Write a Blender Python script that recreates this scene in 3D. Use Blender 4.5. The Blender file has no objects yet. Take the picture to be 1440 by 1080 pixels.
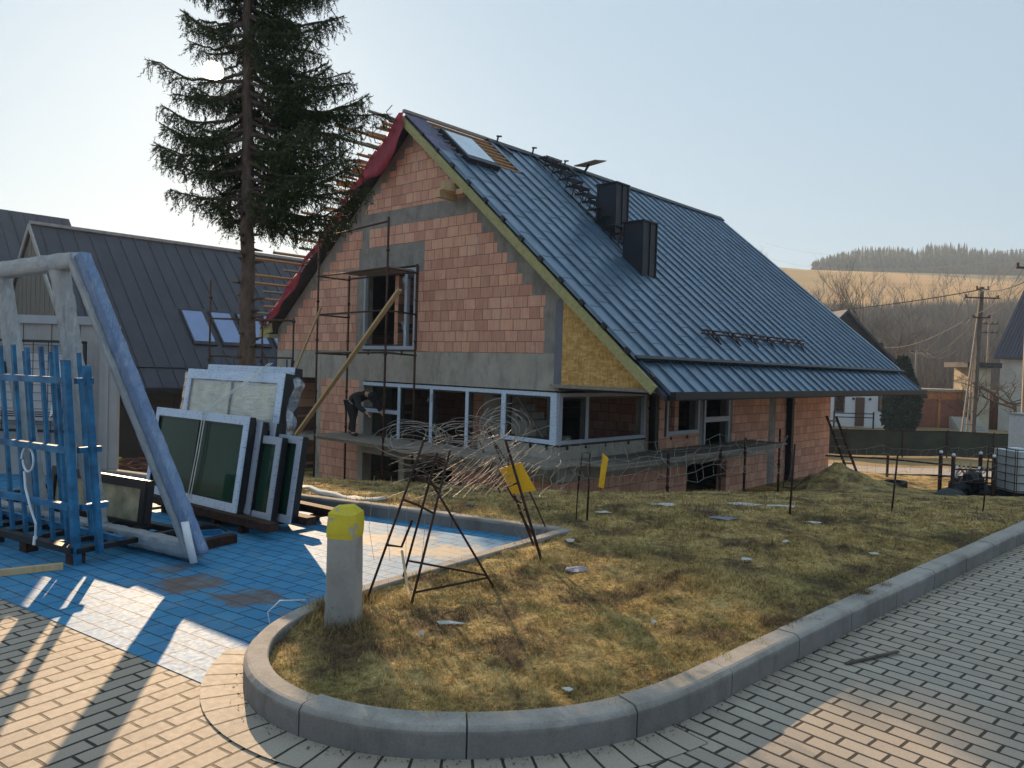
import bpy, math, random
import numpy as np
from mathutils import Vector, Matrix, noise as mnoise
from math import radians, sin, cos, pi, sqrt, atan2, hypot
random.seed(7)
rng = np.random.default_rng(11)
SC = bpy.context.scene
COL = SC.collection

# ------------------------------------------------------------------ camera
CAMH = 1.65
PITCH, ROLL = radians(1.30), radians(1.69)
Up = Vector((0, sin(PITCH), cos(PITCH)))
Fw = Vector((0, cos(PITCH), -sin(PITCH)))
Rt = cos(ROLL) * Vector((1, 0, 0)) + sin(ROLL) * Up
Uv = -sin(ROLL) * Vector((1, 0, 0)) + cos(ROLL) * Up
cam_d = bpy.data.cameras.new('camera')
cam = bpy.data.objects.new('camera', cam_d); COL.objects.link(cam)
cam_d.sensor_width = 36; cam_d.lens = 36 * 1081 / 1440
cam_d.clip_start = 0.05; cam_d.clip_end = 6000
cm = Matrix((( Rt.x, Uv.x, -Fw.x, 0), (Rt.y, Uv.y, -Fw.y, 0), (Rt.z, Uv.z, -Fw.z, CAMH), (0, 0, 0, 1)))
cam.matrix_world = cm
SC.camera = cam
# ------------------------------------------------------------------ light
SUN_AZ, SUN_EL = radians(-21.65), radians(18.95)
sun_dir = Vector((sin(SUN_AZ) * cos(SUN_EL), cos(SUN_AZ) * cos(SUN_EL), sin(SUN_EL)))
world = bpy.data.worlds.new('World'); SC.world = world; world.use_nodes = True
wt = world.node_tree; wt.nodes.clear()
wo = wt.nodes.new('ShaderNodeOutputWorld'); bg = wt.nodes.new('ShaderNodeBackground')
sky = wt.nodes.new('ShaderNodeTexSky'); sky.sky_type = 'NISHITA'; sky.sun_disc = False
sky.sun_elevation = SUN_EL; sky.sun_rotation = SUN_AZ
sky.air_density = 1.1; sky.dust_density = 1.0; sky.ozone_density = 1.2; sky.altitude = 500
bg.inputs['Strength'].default_value = 0.05
veil = wt.nodes.new('ShaderNodeMix'); veil.data_type = 'RGBA'; veil.blend_type = 'ADD'; veil.inputs[0].default_value = 1     # thin even high haze over the clear sky
veil.inputs[7].default_value = (4.1, 5.5, 6.7, 1)
thin = wt.nodes.new('ShaderNodeMix'); thin.data_type = 'RGBA'; thin.blend_type = 'MULTIPLY'; thin.inputs[0].default_value = 1; thin.inputs[7].default_value = (.24, .24, .24, 1)
wt.links.new(sky.outputs[0], thin.inputs[6]); wt.links.new(thin.outputs[2], veil.inputs[6]); wt.links.new(veil.outputs[2], bg.inputs['Color'])
# the sun's own disc in the sky (the lamp below gives its light, the disc is only as bright as a hazy sun looks)
geo = wt.nodes.new('ShaderNodeTexCoord'); dot = wt.nodes.new('ShaderNodeVectorMath'); dot.operation = 'DOT_PRODUCT'
dot.inputs[1].default_value = sun_dir
mr = wt.nodes.new('ShaderNodeMapRange'); mr.interpolation_type = 'SMOOTHSTEP'
mr.inputs['From Min'].default_value = cos(radians(.72)); mr.inputs['From Max'].default_value = cos(radians(0.3))
mr.inputs['To Max'].default_value = 14.0
bg2 = wt.nodes.new('ShaderNodeBackground'); bg2.inputs['Color'].default_value = (1, .86, .6, 1)
add = wt.nodes.new('ShaderNodeAddShader')
wt.links.new(geo.outputs['Generated'], dot.inputs[0]); wt.links.new(dot.outputs['Value'], mr.inputs['Value'])
wt.links.new(mr.outputs[0], bg2.inputs['Strength'])
wt.links.new(bg.outputs[0], add.inputs[0]); wt.links.new(bg2.outputs[0], add.inputs[1])
wt.links.new(add.outputs[0], wo.inputs['Surface'])
sl = bpy.data.lights.new('sun', 'SUN'); sl.energy = 5.0; sl.angle = radians(0.55); sl.color = (1, .70, .42)
so = bpy.data.objects.new('sun', sl); COL.objects.link(so)
so.rotation_euler = (-sun_dir).to_track_quat('-Z', 'Y').to_euler()
SC.view_settings.view_transform = 'Standard'; SC.view_settings.look = 'None'
SC.view_settings.exposure = 0.9; SC.view_settings.gamma = 1
SC.cycles.use_denoising = True
SC.cycles.max_bounces = 8; SC.cycles.diffuse_bounces = 4; SC.cycles.volume_bounces = 0
SC.cycles.sample_clamp_indirect = 4.0

# ------------------------------------------------------------------ helpers
def tag(o, label=None, cat=None, group=None, kind=None):
    if label: o['label'] = label
    if cat: o['category'] = cat
    if group: o['group'] = group
    if kind: o['kind'] = kind
    return o
W = {}
def empty(name, M, label, cat, group=None):
    o = bpy.data.objects.new(name, None); COL.objects.link(o)
    o.empty_display_size = .2
    o.matrix_world = M; W[o.name] = M.copy()
    return tag(o, label, cat, group)
def thing(name, label, cat, loc=(0, 0, 0), rz=0, group=None):
    return empty(name, Matrix.Translation(loc) @ Matrix.Rotation(rz, 4, 'Z'), label, cat, group)
def frame(p, q, up=Vector((0, 0, 1))):
    d = (Vector(q) - Vector(p)).normalized(); up = Vector(up)
    if abs(d.dot(up)) > .98: up = Vector((1, 0, 0)) if abs(d.x) < .9 else Vector((0, 1, 0))
    s = d.cross(up).normalized(); u = s.cross(d).normalized()
    return d, s, u
class MB:
    def __init__(s): s.v = []; s.f = []; s.uv = {}
    def add(s, vs, fs):
        b = len(s.v); s.v += [tuple(v) for v in vs]; s.f += [tuple(i + b for i in f) for f in fs]; return s
    def box(s, c, d, M=None):
        x, y, z = d[0] / 2, d[1] / 2, d[2] / 2
        vs = [Vector((sx * x, sy * y, sz * z)) for sz in (-1, 1) for sy in (-1, 1) for sx in (-1, 1)]
        if M: vs = [M @ v for v in vs]
        c = Vector(c); vs = [v + c for v in vs]
        return s.add(vs, [(0, 2, 3, 1), (4, 5, 7, 6), (0, 1, 5, 4), (2, 6, 7, 3), (0, 4, 6, 2), (1, 3, 7, 5)])
    def span(s, a, b): 
        return s.box([(a[i] + b[i]) / 2 for i in range(3)], [abs(b[i] - a[i]) for i in range(3)])
    def beam(s, p, q, w, h, up=(0, 0, 1), ch=0):
        p, q = Vector(p), Vector(q); d, sd, u = frame(p, q, up)
        if ch:
            pr = [(-w/2+ch, -h/2), (w/2-ch, -h/2), (w/2, -h/2+ch), (w/2, h/2-ch), (w/2-ch, h/2), (-w/2+ch, h/2), (-w/2, h/2-ch), (-w/2, -h/2+ch)]
        else: pr = [(-w/2, -h/2), (w/2, -h/2), (w/2, h/2), (-w/2, h/2)]
        n = len(pr); vs = [p + sd*a + u*b for a, b in pr] + [q + sd*a + u*b for a, b in pr]
        return s.add(vs, [tuple(range(n))[::-1], tuple(range(n, 2*n))] + [(i, (i+1) % n, n+(i+1) % n, n+i) for i in range(n)])
    def tube(s, p, q, r, n=6, r2=None):
        return s.path([p, q], r, n, r2)
    def path(s, pts, r, n=5, r2=None, caps=True):
        pts = [Vector(p) for p in pts]; m = len(pts); b = len(s.v)
        u = None
        for i, p in enumerate(pts):
            t = (pts[min(i+1, m-1)] - pts[max(i-1, 0)])
            if t.length < 1e-9: t = Vector((0, 0, 1))
            t.normalize()
            if u is None: u = t.orthogonal().normalized()
            else:
                u = u - t * u.dot(t)
                u = u.normalized() if u.length > 1e-6 else t.orthogonal().normalized()
            w = t.cross(u)
            rr = r[i] if isinstance(r, (list, tuple)) else (r if r2 is None else r + (r2 - r) * i / (m - 1))
            for k in range(n):
                a = 2 * pi * k / n; s.v.append(tuple(p + (u * cos(a) + w * sin(a)) * rr))
        for i in range(m - 1):
            for k in range(n):
                a = b + i*n + k; c = b + i*n + (k+1) % n; s.f.append((a, c, c + n, a + n))
        if caps:
            s.f.append(tuple(b + k for k in range(n))[::-1]); s.f.append(tuple(b + (m-1)*n + k for k in range(n)))
        return s
    def prism(s, pts, off):
        pts = [Vector(p) for p in pts]; off = Vector(off); n = len(pts)
        nn = Vector((0, 0, 0))
        for i in range(n): nn += pts[i].cross(pts[(i+1) % n])
        if nn.dot(off) > 0: pts = pts[::-1]
        vs = pts + [p + off for p in pts]
        return s.add(vs, [tuple(range(n)), tuple(range(n, 2*n))[::-1]] + [(i, n+i, n+(i+1) % n, (i+1) % n) for i in range(n)])
    def ball(s, c, r, n=8, m=5, sc=(1, 1, 1)):
        c = Vector(c); b = len(s.v)
        for i in range(m + 1):
            ph = pi * i / m
            for k in range(n):
                a = 2*pi*k/n; s.v.append((c.x + r*sc[0]*sin(ph)*cos(a), c.y + r*sc[1]*sin(ph)*sin(a), c.z + r*sc[2]*cos(ph)))
        for i in range(m):
            for k in range(n):
                a = b + i*n + k; d = b + i*n + (k+1) % n; s.f.append((a, a + n, d + n, d))
        return s
    def build(s, name, mat, parent=None, space=None, smooth=False, kind=None):
        me = bpy.data.meshes.new(name)
        vs = s.v
        if space is not None: vs = [space @ Vector(v) for v in vs]
        if parent is not None:
            I = W[parent.name].inverted(); vs = [I @ Vector(v) for v in vs]
        me.from_pydata([tuple(v) for v in vs], [], s.f)
        if smooth: me.polygons.foreach_set('use_smooth', [True] * len(me.polygons))
        me.materials.append(mat); me.update()
        o = bpy.data.objects.new(name, me); COL.objects.link(o)
        if parent is not None: o.parent = parent; W[o.name] = W[parent.name]
        else: W[o.name] = Matrix.Identity(4)
        if kind: o['kind'] = kind
        return o
def np_mesh(name, V, F, mat, parent=None, kind=None, smooth=False):
    """V (n,3), F (m,3|4) arrays"""
    me = bpy.data.meshes.new(name); k = F.shape[1]
    if parent is not None:
        I = np.array(W[parent.name].inverted()); V = V @ I[:3, :3].T + I[:3, 3]
    me.vertices.add(len(V)); me.vertices.foreach_set('co', V.astype(np.float32).ravel())
    me.loops.add(F.size); me.loops.foreach_set('vertex_index', F.astype(np.int32).ravel())
    me.polygons.add(len(F)); me.polygons.foreach_set('loop_start', np.arange(0, F.size, k, dtype=np.int32))
    me.polygons.foreach_set('loop_total', np.full(len(F), k, dtype=np.int32))
    if smooth: me.polygons.foreach_set('use_smooth', np.ones(len(F), dtype=bool))
    me.materials.append(mat); me.update(); me.validate()
    o = bpy.data.objects.new(name, me); COL.objects.link(o)
    if parent is not None: o.parent = parent; W[o.name] = W[parent.name]
    else: W[o.name] = Matrix.Identity(4)
    if kind: o['kind'] = kind
    return o
def copy_tree(o, parent=None):
    c = o.copy(); COL.objects.link(c); c.parent = parent
    for ch in list(o.children): copy_tree(ch, c)
    return c
def single(o, label, cat, group=None):          # a thing that is one mesh
    return tag(o, label, cat, group)

# ------------------------------------------------------------------ materials
class NT:
    def __init__(s, name):
        s.m = bpy.data.materials.new(name); s.m.use_nodes = True; s.t = s.m.node_tree; s.t.nodes.clear()
        s.out = s.n('OutputMaterial'); s.p = s.n('BsdfPrincipled'); s.l(s.p.outputs[0], s.out.inputs['Surface'])
        s.tc = s.n('TexCoord'); s.c = s.tc.outputs['Object']
    def n(s, t, **k):
        x = s.t.nodes.new('ShaderNode' + t)
        for a, b in k.items(): setattr(x, a, b)
        return x
    def l(s, a, b): s.t.links.new(a, b)
    def map(s, loc=(0, 0, 0), rot=(0, 0, 0), sc=(1, 1, 1), src=None):
        m = s.n('Mapping'); m.inputs[1].default_value = loc; m.inputs[2].default_value = rot; m.inputs[3].default_value = sc
        s.l(src or s.c, m.inputs[0]); return m.outputs[0]
    def noise(s, scale, detail=4, rough=.55, src=None, dist=0):
        x = s.n('TexNoise'); x.inputs['Scale'].default_value = scale; x.inputs['Detail'].default_value = detail
        x.inputs['Roughness'].default_value = rough; x.inputs['Distortion'].default_value = dist
        s.l(src or s.c, x.inputs['Vector']); return x.outputs['Fac']
    def ramp(s, fac, stops):
        r = s.n('ValToRGB'); e = r.color_ramp.elements
        while len(e) < len(stops): e.new(.5)
        for el, (p, c) in zip(e, stops):
            el.position = p; el.color = (c[0], c[1], c[2], 1) if hasattr(c, '__len__') else (c, c, c, 1)
        s.l(fac, r.inputs[0]); return r.outputs[0]
    def mix(s, f, a, b, mode='MIX'):
        x = s.n('Mix', data_type='RGBA', blend_type=mode)
        for sock, v in ((x.inputs[0], f), (x.inputs[6], a), (x.inputs[7], b)):
            if hasattr(v, 'links') or hasattr(v, 'is_linked'): s.l(v, sock)
            elif hasattr(v, '__len__'): sock.default_value = (v[0], v[1], v[2], 1)
            else: sock.default_value = v
        return x.outputs[2]
    def math(s, op, a, b=0.0, c=None):
        x = s.n('Math', operation=op)
        for i, v in enumerate((a, b) if c is None else (a, b, c)):
            if hasattr(v, 'is_linked'): s.l(v, x.inputs[i])
            else: x.inputs[i].default_value = v
        return x.outputs[0]
    def bump(s, h, strength=.3, dist=.01, prev=None):
        b = s.n('Bump'); b.inputs['Strength'].default_value = strength; b.inputs['Distance'].default_value = dist
        s.l(h, b.inputs['Height'])
        if prev is not None: s.l(prev, b.inputs['Normal'])
        s.l(b.outputs[0], s.p.inputs['Normal']); return b.outputs[0]
    def set(s, col=None, rough=None, metal=None, spec=None, **k):
        if col is not None:
            if hasattr(col, 'is_linked'): s.l(col, s.p.inputs['Base Color'])
            else: s.p.inputs['Base Color'].default_value = (col[0], col[1], col[2], 1)
        if rough is not None:
            if hasattr(rough, 'is_linked'): s.l(rough, s.p.inputs['Roughness'])
            else: s.p.inputs['Roughness'].default_value = rough
        if metal is not None: s.p.inputs['Metallic'].default_value = metal
        if spec is not None: s.p.inputs['Specular IOR Level'].default_value = spec
        for a, b in k.items(): s.p.inputs[a.replace('_', ' ')].default_value = b
        return s
MC = {}
def plain(name, col, rough=.7, metal=0, var=.25, scale=6, bump=.15, bd=.004, bs=None, spec=.4, col2=None, stretch=None):
    if name in MC: return MC[name]
    m = NT(name); src = m.map(sc=stretch) if stretch else m.c
    f = m.noise(scale, 6, .6, src)
    c1 = [min(1, c * (1 - var)) for c in col]; c2 = col2 or [min(1, c * (1 + var)) for c in col]
    m.set(m.ramp(f, [(.3, c1), (.7, c2)]), rough, metal, spec)
    if bump: m.bump(m.noise(bs or scale * 6, 5, .6, src), bump, bd)
    MC[name] = m.m; return m.m

def m_paver(name, cols, L, Wd, ang, rough=.75, spec=.35, joint=.009, jointcol=(.04, .034, .028), blotches=None, paint=None, offset=.5, uv=False):
    m = NT(name)
    src = m.map(rot=(0, 0, -ang), src=(m.tc.outputs['UV'] if uv else None))
    b = m.n('TexBrick'); b.offset = offset; b.inputs['Scale'].default_value = 1
    b.inputs['Brick Width'].default_value = L; b.inputs['Row Height'].default_value = Wd
    b.inputs['Mortar Size'].default_value = joint; b.inputs['Mortar Smooth'].default_value = .35; b.inputs['Bias'].default_value = 0
    for i, c in enumerate((cols[0], cols[1], jointcol)): b.inputs[i + 1].default_value = (*c, 1)
    # slightly wavering joints
    nv = m.n('TexNoise'); nv.inputs['Scale'].default_value = 9; m.l(src, nv.inputs['Vector'])
    sub = m.n('VectorMath', operation='SUBTRACT'); m.l(nv.outputs['Color'], sub.inputs[0]); sub.inputs[1].default_value = (.5, .5, .5)
    sc = m.n('VectorMath', operation='SCALE'); m.l(sub.outputs[0], sc.inputs[0]); sc.inputs['Scale'].default_value = .006
    ad = m.n('VectorMath', operation='ADD'); m.l(src, ad.inputs[0]); m.l(sc.outputs[0], ad.inputs[1])
    m.l(ad.outputs[0], b.inputs['Vector'])
    c = b.outputs['Color']
    c = m.mix(m.ramp(m.noise(1.3, 5, .6), [(.35, 0), (.75, .5)]), c, m.mix(1, c, (.72, .66, .58), 'MULTIPLY'))
    c = m.mix(.28, c, m.ramp(m.noise(160, 3, .7), [(.3, .25), (.7, .9)]), 'OVERLAY')
    if blotches:
        for (cx, cy, rx, ry, col, amt) in blotches:
            mp = m.map(loc=(-cx / rx, -cy / ry, 0), sc=(1 / rx, 1 / ry, 1))
            ln = m.n('VectorMath', operation='LENGTH'); m.l(mp, ln.inputs[0])
            d = m.math('ADD', ln.outputs['Value'], m.math('MULTIPLY', m.math('SUBTRACT', m.noise(5, 5, .65), .5), 2.4))
            f = m.math('MULTIPLY', m.ramp(d, [(.55, 1), (.95, 0)]), amt)
            c = m.mix(f, c, col)
    if paint: c = m.mix(m.math('MULTIPLY', m.ramp(m.noise(3.2, 8, .75, m.map(loc=(7, 2, 0))), [(.50, 0), (.64, 1)]), .4), c, paint)
    m.set(c, None, 0, spec)
    r = m.math('ADD', m.math('MULTIPLY', m.noise(30, 4, .6), .25), rough - .12); m.set(rough=r)
    h = m.math('SUBTRACT', m.math('MULTIPLY', m.noise(220, 2, .6), .12), b.outputs['Fac'])
    m.bump(h, .9, .006)
    return m.m

def m_block(name, axis, fade=1.0):      # clay wall blocks, horizontal courses of 25 cm
    m = NT(name)
    if axis == 'x': src = m.map(rot=(-pi/2, 0, 0))         # (x, z)
    else: src = m.map(rot=(-pi/2, -pi/2, 0))
    sep = m.n('SeparateXYZ'); m.l(m.c, sep.inputs[0]); cb = m.n('CombineXYZ')
    m.l(sep.outputs[0 if axis == 'x' else 1], cb.inputs[0]); m.l(m.math('ADD', sep.outputs[2], .05 + 4), cb.inputs[1])
    src = cb.outputs[0]
    nv = m.n('TexNoise'); nv.inputs['Scale'].default_value = 3.1; m.l(src, nv.inputs['Vector'])
    sub = m.n('VectorMath', operation='SUBTRACT'); m.l(nv.outputs['Color'], sub.inputs[0]); sub.inputs[1].default_value = (.5, .5, .5)
    sc = m.n('VectorMath', operation='SCALE'); m.l(sub.outputs[0], sc.inputs[0]); sc.inputs['Scale'].default_value = .035
    ad = m.n('VectorMath', operation='ADD'); m.l(src, ad.inputs[0]); m.l(sc.outputs[0], ad.inputs[1])
    b = m.n('TexBrick'); b.offset = .37; b.offset_frequency = 2; b.squash = .72; b.squash_frequency = 3
    b.inputs['Scale'].default_value = 1
    b.inputs['Brick Width'].default_value = .40; b.inputs['Row Height'].default_value = .25
    b.inputs['Mortar Size'].default_value = .007; b.inputs['Mortar Smooth'].default_value = .2
    b.inputs[1].default_value = (.71, .375, .265, 1); b.inputs[2].default_value = (.50, .24, .17, 1); b.inputs[3].default_value = (.16, .10, .08, 1)
    b.inputs['Bias'].default_value = -.15
    m.l(ad.outputs[0], b.inputs['Vector'])
    c = b.outputs['Color']
    big = m.noise(1.1, 5, .6, src)
    c = m.mix(m.ramp(big, [(.55, 0), (.8, .5)]), c, (.42, .19, .15))
    c = m.mix(m.ramp(m.noise(2.3, 6, .7, m.map(loc=(5, 3, 0), sc=(1, .6, 1), src=src)), [(.60, 0), (.70, .65)]), c, (.55, .50, .46))
    c = m.mix(m.ramp(m.noise(5, 8, .8, m.map(loc=(2, 7, 0), src=src)), [(.52, 0), (.75, .5)]), c, (.36, .27, .23))
    st = m.noise(22, 4, .6, m.map(sc=(1, .08, 1), src=src))
    c = m.mix(.35, c, m.ramp(st, [(.3, .3), (.7, .8)]), 'OVERLAY')
    m.set(c, .88, 0, .25)
    # vertical scoring of the clay blocks
    wv = m.n('TexWave'); wv.inputs['Scale'].default_value = 12; wv.bands_direction = 'X'; m.l(src, wv.inputs['Vector'])
    h = m.math('SUBTRACT', m.math('MULTIPLY', wv.outputs['Fac'], .18), b.outputs['Fac'])
    h = m.math('ADD', h, m.math('MULTIPLY', m.noise(14, 5, .7, src), .5))
    m.bump(h, .7, .012)
    return m.m

def m_metal(name, col, rough=.38, metal=.55, wob=.35, axis='xyz', streak=.3):
    m = NT(name)
    n1 = m.noise(.9, 5, .6, m.map(sc=(1, 3, 1)))
    c = m.ramp(n1, [(.3, [x * .75 for x in col]), (.7, [x * 1.3 for x in col])])
    c = m.mix(m.ramp(m.noise(7, 6, .75, m.map(sc=(.35, 2, .35))), [(.58, 0), (.74, streak)]), c, [min(1, x * 2.6 + .04) for x in col])
    m.set(c, None, metal, .5)
    m.set(rough=m.math('ADD', m.math('MULTIPLY', m.noise(3, 5, .6), .3), rough - .13))
    b1 = m.bump(m.noise(1.6, 3, .5, m.map(sc=(1, 1.6, 1))), wob, .06)
    m.bump(m.noise(14, 3, .6), .12, .006, b1)
    return m.m

def m_wood(name, c1, c2, sc=(1, 1, 12), rough=.75):
    m = NT(name); f = m.noise(3, 6, .65, m.map(sc=sc))
    m.set(m.ramp(f, [(.3, c1), (.7, c2)]), rough, 0, .3); m.bump(m.noise(9, 4, .6, m.map(sc=sc)), .25, .004); return m.m

def m_tape(name, base=(.55, .66, .82), dark=(.10, .15, .30), ax=(0, 2), sc=14):
    """protective film with small printed marks"""
    m = NT(name); sep = m.n('SeparateXYZ'); m.l(m.c, sep.inputs[0])
    s1 = m.math('ADD', sep.outputs[0], m.math('MULTIPLY', sep.outputs[1], .37))
    cb = m.n('CombineXYZ'); m.l(s1, cb.inputs[0]); m.l(sep.outputs[2], cb.inputs[1])
    b = m.n('TexBrick'); b.inputs['Scale'].default_value = 1; b.inputs['Brick Width'].default_value = .13; b.inputs['Row Height'].default_value = .028
    b.inputs['Mortar Size'].default_value = .009; b.inputs[1].default_value = (*dark, 1); b.inputs[2].default_value = (.3, .4, .6, 1)
    b.inputs[3].default_value = (*base, 1); b.inputs['Mortar Smooth'].default_value = .3
    m.l(m.map(sc=(1, 1, 1), src=cb.outputs[0]), b.inputs['Vector'])
    f = m.ramp(m.noise(26, 2, .5, m.map(sc=(1, 1, 2.2), src=cb.outputs[0])), [(.54, 0), (.58, .75)])
    c = m.mix(f, base, b.outputs['Color'])
    c = m.mix(m.ramp(m.noise(4, 5, .6), [(.4, 0), (.8, .35)]), c, (.38, .42, .5))
    m.set(c, .4, 0, .5); m.bump(m.noise(30, 4, .6), .15, .003); return m.m

M = {}
M['paver'] = m_paver('grey_pavers', ((.42, .35, .275), (.345, .29, .23)), .2, .1, radians(56))
M['paver_r'] = m_paver('road_pavers', ((.41, .35, .285), (.335, .29, .24)), .2, .1, radians(-47.5))
BLUE_BLOTCHES = [(-2.32, 5.55, .34, .28, (.16, .09, .05), .85), (-1.75, 5.25, .30, .22, (.15, .09, .05), .8), (-2.6, 5.9, .2, .2, (.13, .08, .05), .6),
             (-.75, 6.75, .62, .34, (.42, .34, .24), .9), (-1.15, 7.15, .5, .3, (.42, .34, .24), .8), (-4.9, 9.2, 1.3, .9, (.30, .24, .17), .75), (-1.25, 5.0, .2, .16, (.2, .12, .07), .6)]  # brown dirt stains and wider tan patches over the blue
M['blue'] = m_paver('blue_painted_pavers', ((.03, .20, .40), (.045, .245, .45)), .2, .135, radians(-34.2), rough=.68, spec=.40, joint=.006, jointcol=(.012, .04, .07), blotches=BLUE_BLOTCHES, paint=(.17, .27, .33))
M['gutter'] = m_paver('kerb_side_pavers', ((.40, .345, .28), (.34, .295, .24)), .125, .5, 0, uv=True, offset=0, joint=.007)
M['block_x'] = m_block('clay_blocks_gable', 'x'); M['block_y'] = m_block('clay_blocks_side', 'y')
def m_conc(name, c1, c2, sc=1.6, bump=.5):
    m = NT(name); f = m.noise(sc, 8, .65); c = m.ramp(f, [(.3, c1), (.7, c2)])
    c = m.mix(m.ramp(m.noise(2.2, 6, .7, m.map(loc=(4, 1, 2), sc=(1.6, 1.6, .5))), [(.5, 0), (.66, .6)]), c, [x * .62 for x in c1])
    c = m.mix(m.ramp(m.noise(9, 6, .75), [(.55, 0), (.75, .4)]), c, [x * .55 for x in c1])
    c = m.mix(.25, c, m.ramp(m.noise(120, 3, .7), [(.3, .25), (.7, .85)]), 'OVERLAY')
    m.set(c, .9, 0, .25); b = m.bump(m.noise(18, 7, .7), bump, .012); m.bump(m.noise(190, 2, .6), .3, .002, b); return m.m
M['conc'] = m_conc('raw_concrete', (.30, .275, .24), (.45, .42, .375))
M['conc_d'] = m_conc('mortar_concrete', (.20, .18, .16), (.33, .305, .275), 2.5, .8)
M['joint'] = plain('dark_kerb_mortar', (.07, .06, .05), .95)
M['kerb'] = m_conc('kerb_concrete', (.28, .26, .23), (.40, .37, .335), 2.2, .2)
def kerb_face_tone(mat):                 # uneven darker tone on the kerb faces below the top edge
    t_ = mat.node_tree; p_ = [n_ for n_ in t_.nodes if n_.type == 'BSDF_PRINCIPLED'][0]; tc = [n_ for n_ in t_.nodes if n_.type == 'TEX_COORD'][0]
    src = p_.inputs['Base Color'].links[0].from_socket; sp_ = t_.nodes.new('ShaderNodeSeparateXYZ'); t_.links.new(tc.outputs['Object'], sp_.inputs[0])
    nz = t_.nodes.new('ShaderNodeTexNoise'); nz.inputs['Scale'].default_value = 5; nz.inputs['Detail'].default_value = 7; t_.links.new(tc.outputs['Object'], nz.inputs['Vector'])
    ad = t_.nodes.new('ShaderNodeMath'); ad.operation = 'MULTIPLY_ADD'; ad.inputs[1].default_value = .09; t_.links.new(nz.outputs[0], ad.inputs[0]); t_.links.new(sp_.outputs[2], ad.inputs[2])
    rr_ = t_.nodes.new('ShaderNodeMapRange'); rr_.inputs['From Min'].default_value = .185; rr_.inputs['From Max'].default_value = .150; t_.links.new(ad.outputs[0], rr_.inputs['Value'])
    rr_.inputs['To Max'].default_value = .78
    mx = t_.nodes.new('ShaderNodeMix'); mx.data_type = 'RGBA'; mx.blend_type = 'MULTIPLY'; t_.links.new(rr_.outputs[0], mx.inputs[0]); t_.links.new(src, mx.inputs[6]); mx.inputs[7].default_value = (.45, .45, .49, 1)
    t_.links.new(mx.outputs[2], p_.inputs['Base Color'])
kerb_face_tone(M['kerb'])
M['roof'] = m_metal('blue_grey_sheet_metal', (.115, .175, .245), .34, .5, .5)
M['roof_d'] = m_metal('dark_grey_sheet_metal', (.034, .038, .056), .5, .3, .12, streak=.04)
M['chim'] = m_metal('graphite_sheet_metal', (.020, .022, .028), .5, .3, .1, streak=.02)
M['dark'] = plain('dark_painted_metal', (.018, .019, .022), .5, .3, .3, 4, .05)
M['membrane'] = plain('dark_roof_membrane', (.035, .03, .045), .8, 0, .4, 3, .3)
M['purple'] = plain('violet_grey_membrane', (.11, .10, .17), .6, 0, .4, 5, .4, .01)
M['batten'] = m_wood('orange_batten_wood', (.36, .17, .07), (.55, .30, .14), (2, 10, 2))
M['wood'] = m_wood('pale_pine_wood', (.46, .31, .16), (.62, .45, .26), (8, 8, 1.2))
M['wood_g'] = m_wood('weathered_plank_wood', (.20, .175, .15), (.33, .29, .25), (2, 12, 6))
M['verge'] = m_wood('mossy_verge_board', (.30, .28, .12), (.45, .41, .20), (5, 5, 5))
M['red'] = plain('red_membrane', (.27, .015, .035), .55, 0, .35, 6, .6, .02, 9)
def m_osb():
    m = NT('oriented_strand_board')
    a = m.n('TexVoronoi'); a.inputs['Scale'].default_value = 30; a.inputs['Randomness'].default_value = 1
    m.l(m.map(rot=(0, .9, 0), sc=(1, 1, .32)), a.inputs['Vector'])
    b = m.n('TexVoronoi'); b.inputs['Scale'].default_value = 26; m.l(m.map(rot=(0, -.5, 0), sc=(.3, 1, 1)), b.inputs['Vector'])
    f = m.math('ADD', m.math('MULTIPLY', a.outputs['Color'], .5), m.math('MULTIPLY', b.outputs['Color'], .5))
    m.set(m.ramp(f, [(.1, (.33, .17, .045)), (.5, (.55, .32, .10)), (.9, (.72, .47, .19))]), .7, 0, .3); m.bump(f, .3, .003); return m.m
M['osb'] = m_osb()
M['tape'] = m_tape('printed_protective_film')
M['tape_g'] = m_tape('greyer_protective_film', (.36, .39, .46), (.10, .12, .18))  # same printed film in a greyer tone
M['rust'] = plain('rusty_brown_steel', (.07, .035, .026), .75, .35, .5, 12, .3, .002)
M['rust_d'] = plain('dark_rusty_rebar', (.045, .022, .016), .8, .3, .5, 14, .4, .002)
M['black'] = plain('black_frame_paint', (.012, .012, .014), .4, 0, .2, 5, .02)
M['void'] = plain('dark_interior_shade', (.05, .045, .04), .95, 0, .3, 2, .1)  # near-black colour holds the shade of the porch recess and basement openings
M['blue_steel'] = plain('scuffed_blue_steel', (.012, .10, .24), .45, .1, .45, 7, .15, .002, col2=(.03, .22, .44))
def m_glass(name, col, rough=.04, spec=.9, coat=.6):
    m = NT(name); n = m.noise(1.2, 3, .5)
    m.set(m.ramp(n, [(.3, [c * .7 for c in col]), (.7, col)]), rough, 0, spec); m.set(Coat_Weight=coat, Coat_Roughness=.02)
    m.bump(m.noise(1.3, 2, .5), .04, .02); return m.m
M['glass'] = m_glass('dark_green_glass', (.020, .055, .036), spec=.12, coat=0)
M['skyglass'] = m_glass('pane_with_painted_sky', (.42, .55, .68), .15)  # pale blue base colour stands in for the reflected sky
M['bgglass'] = m_glass('brown_background_glass', (.05, .035, .03), .1)
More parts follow.
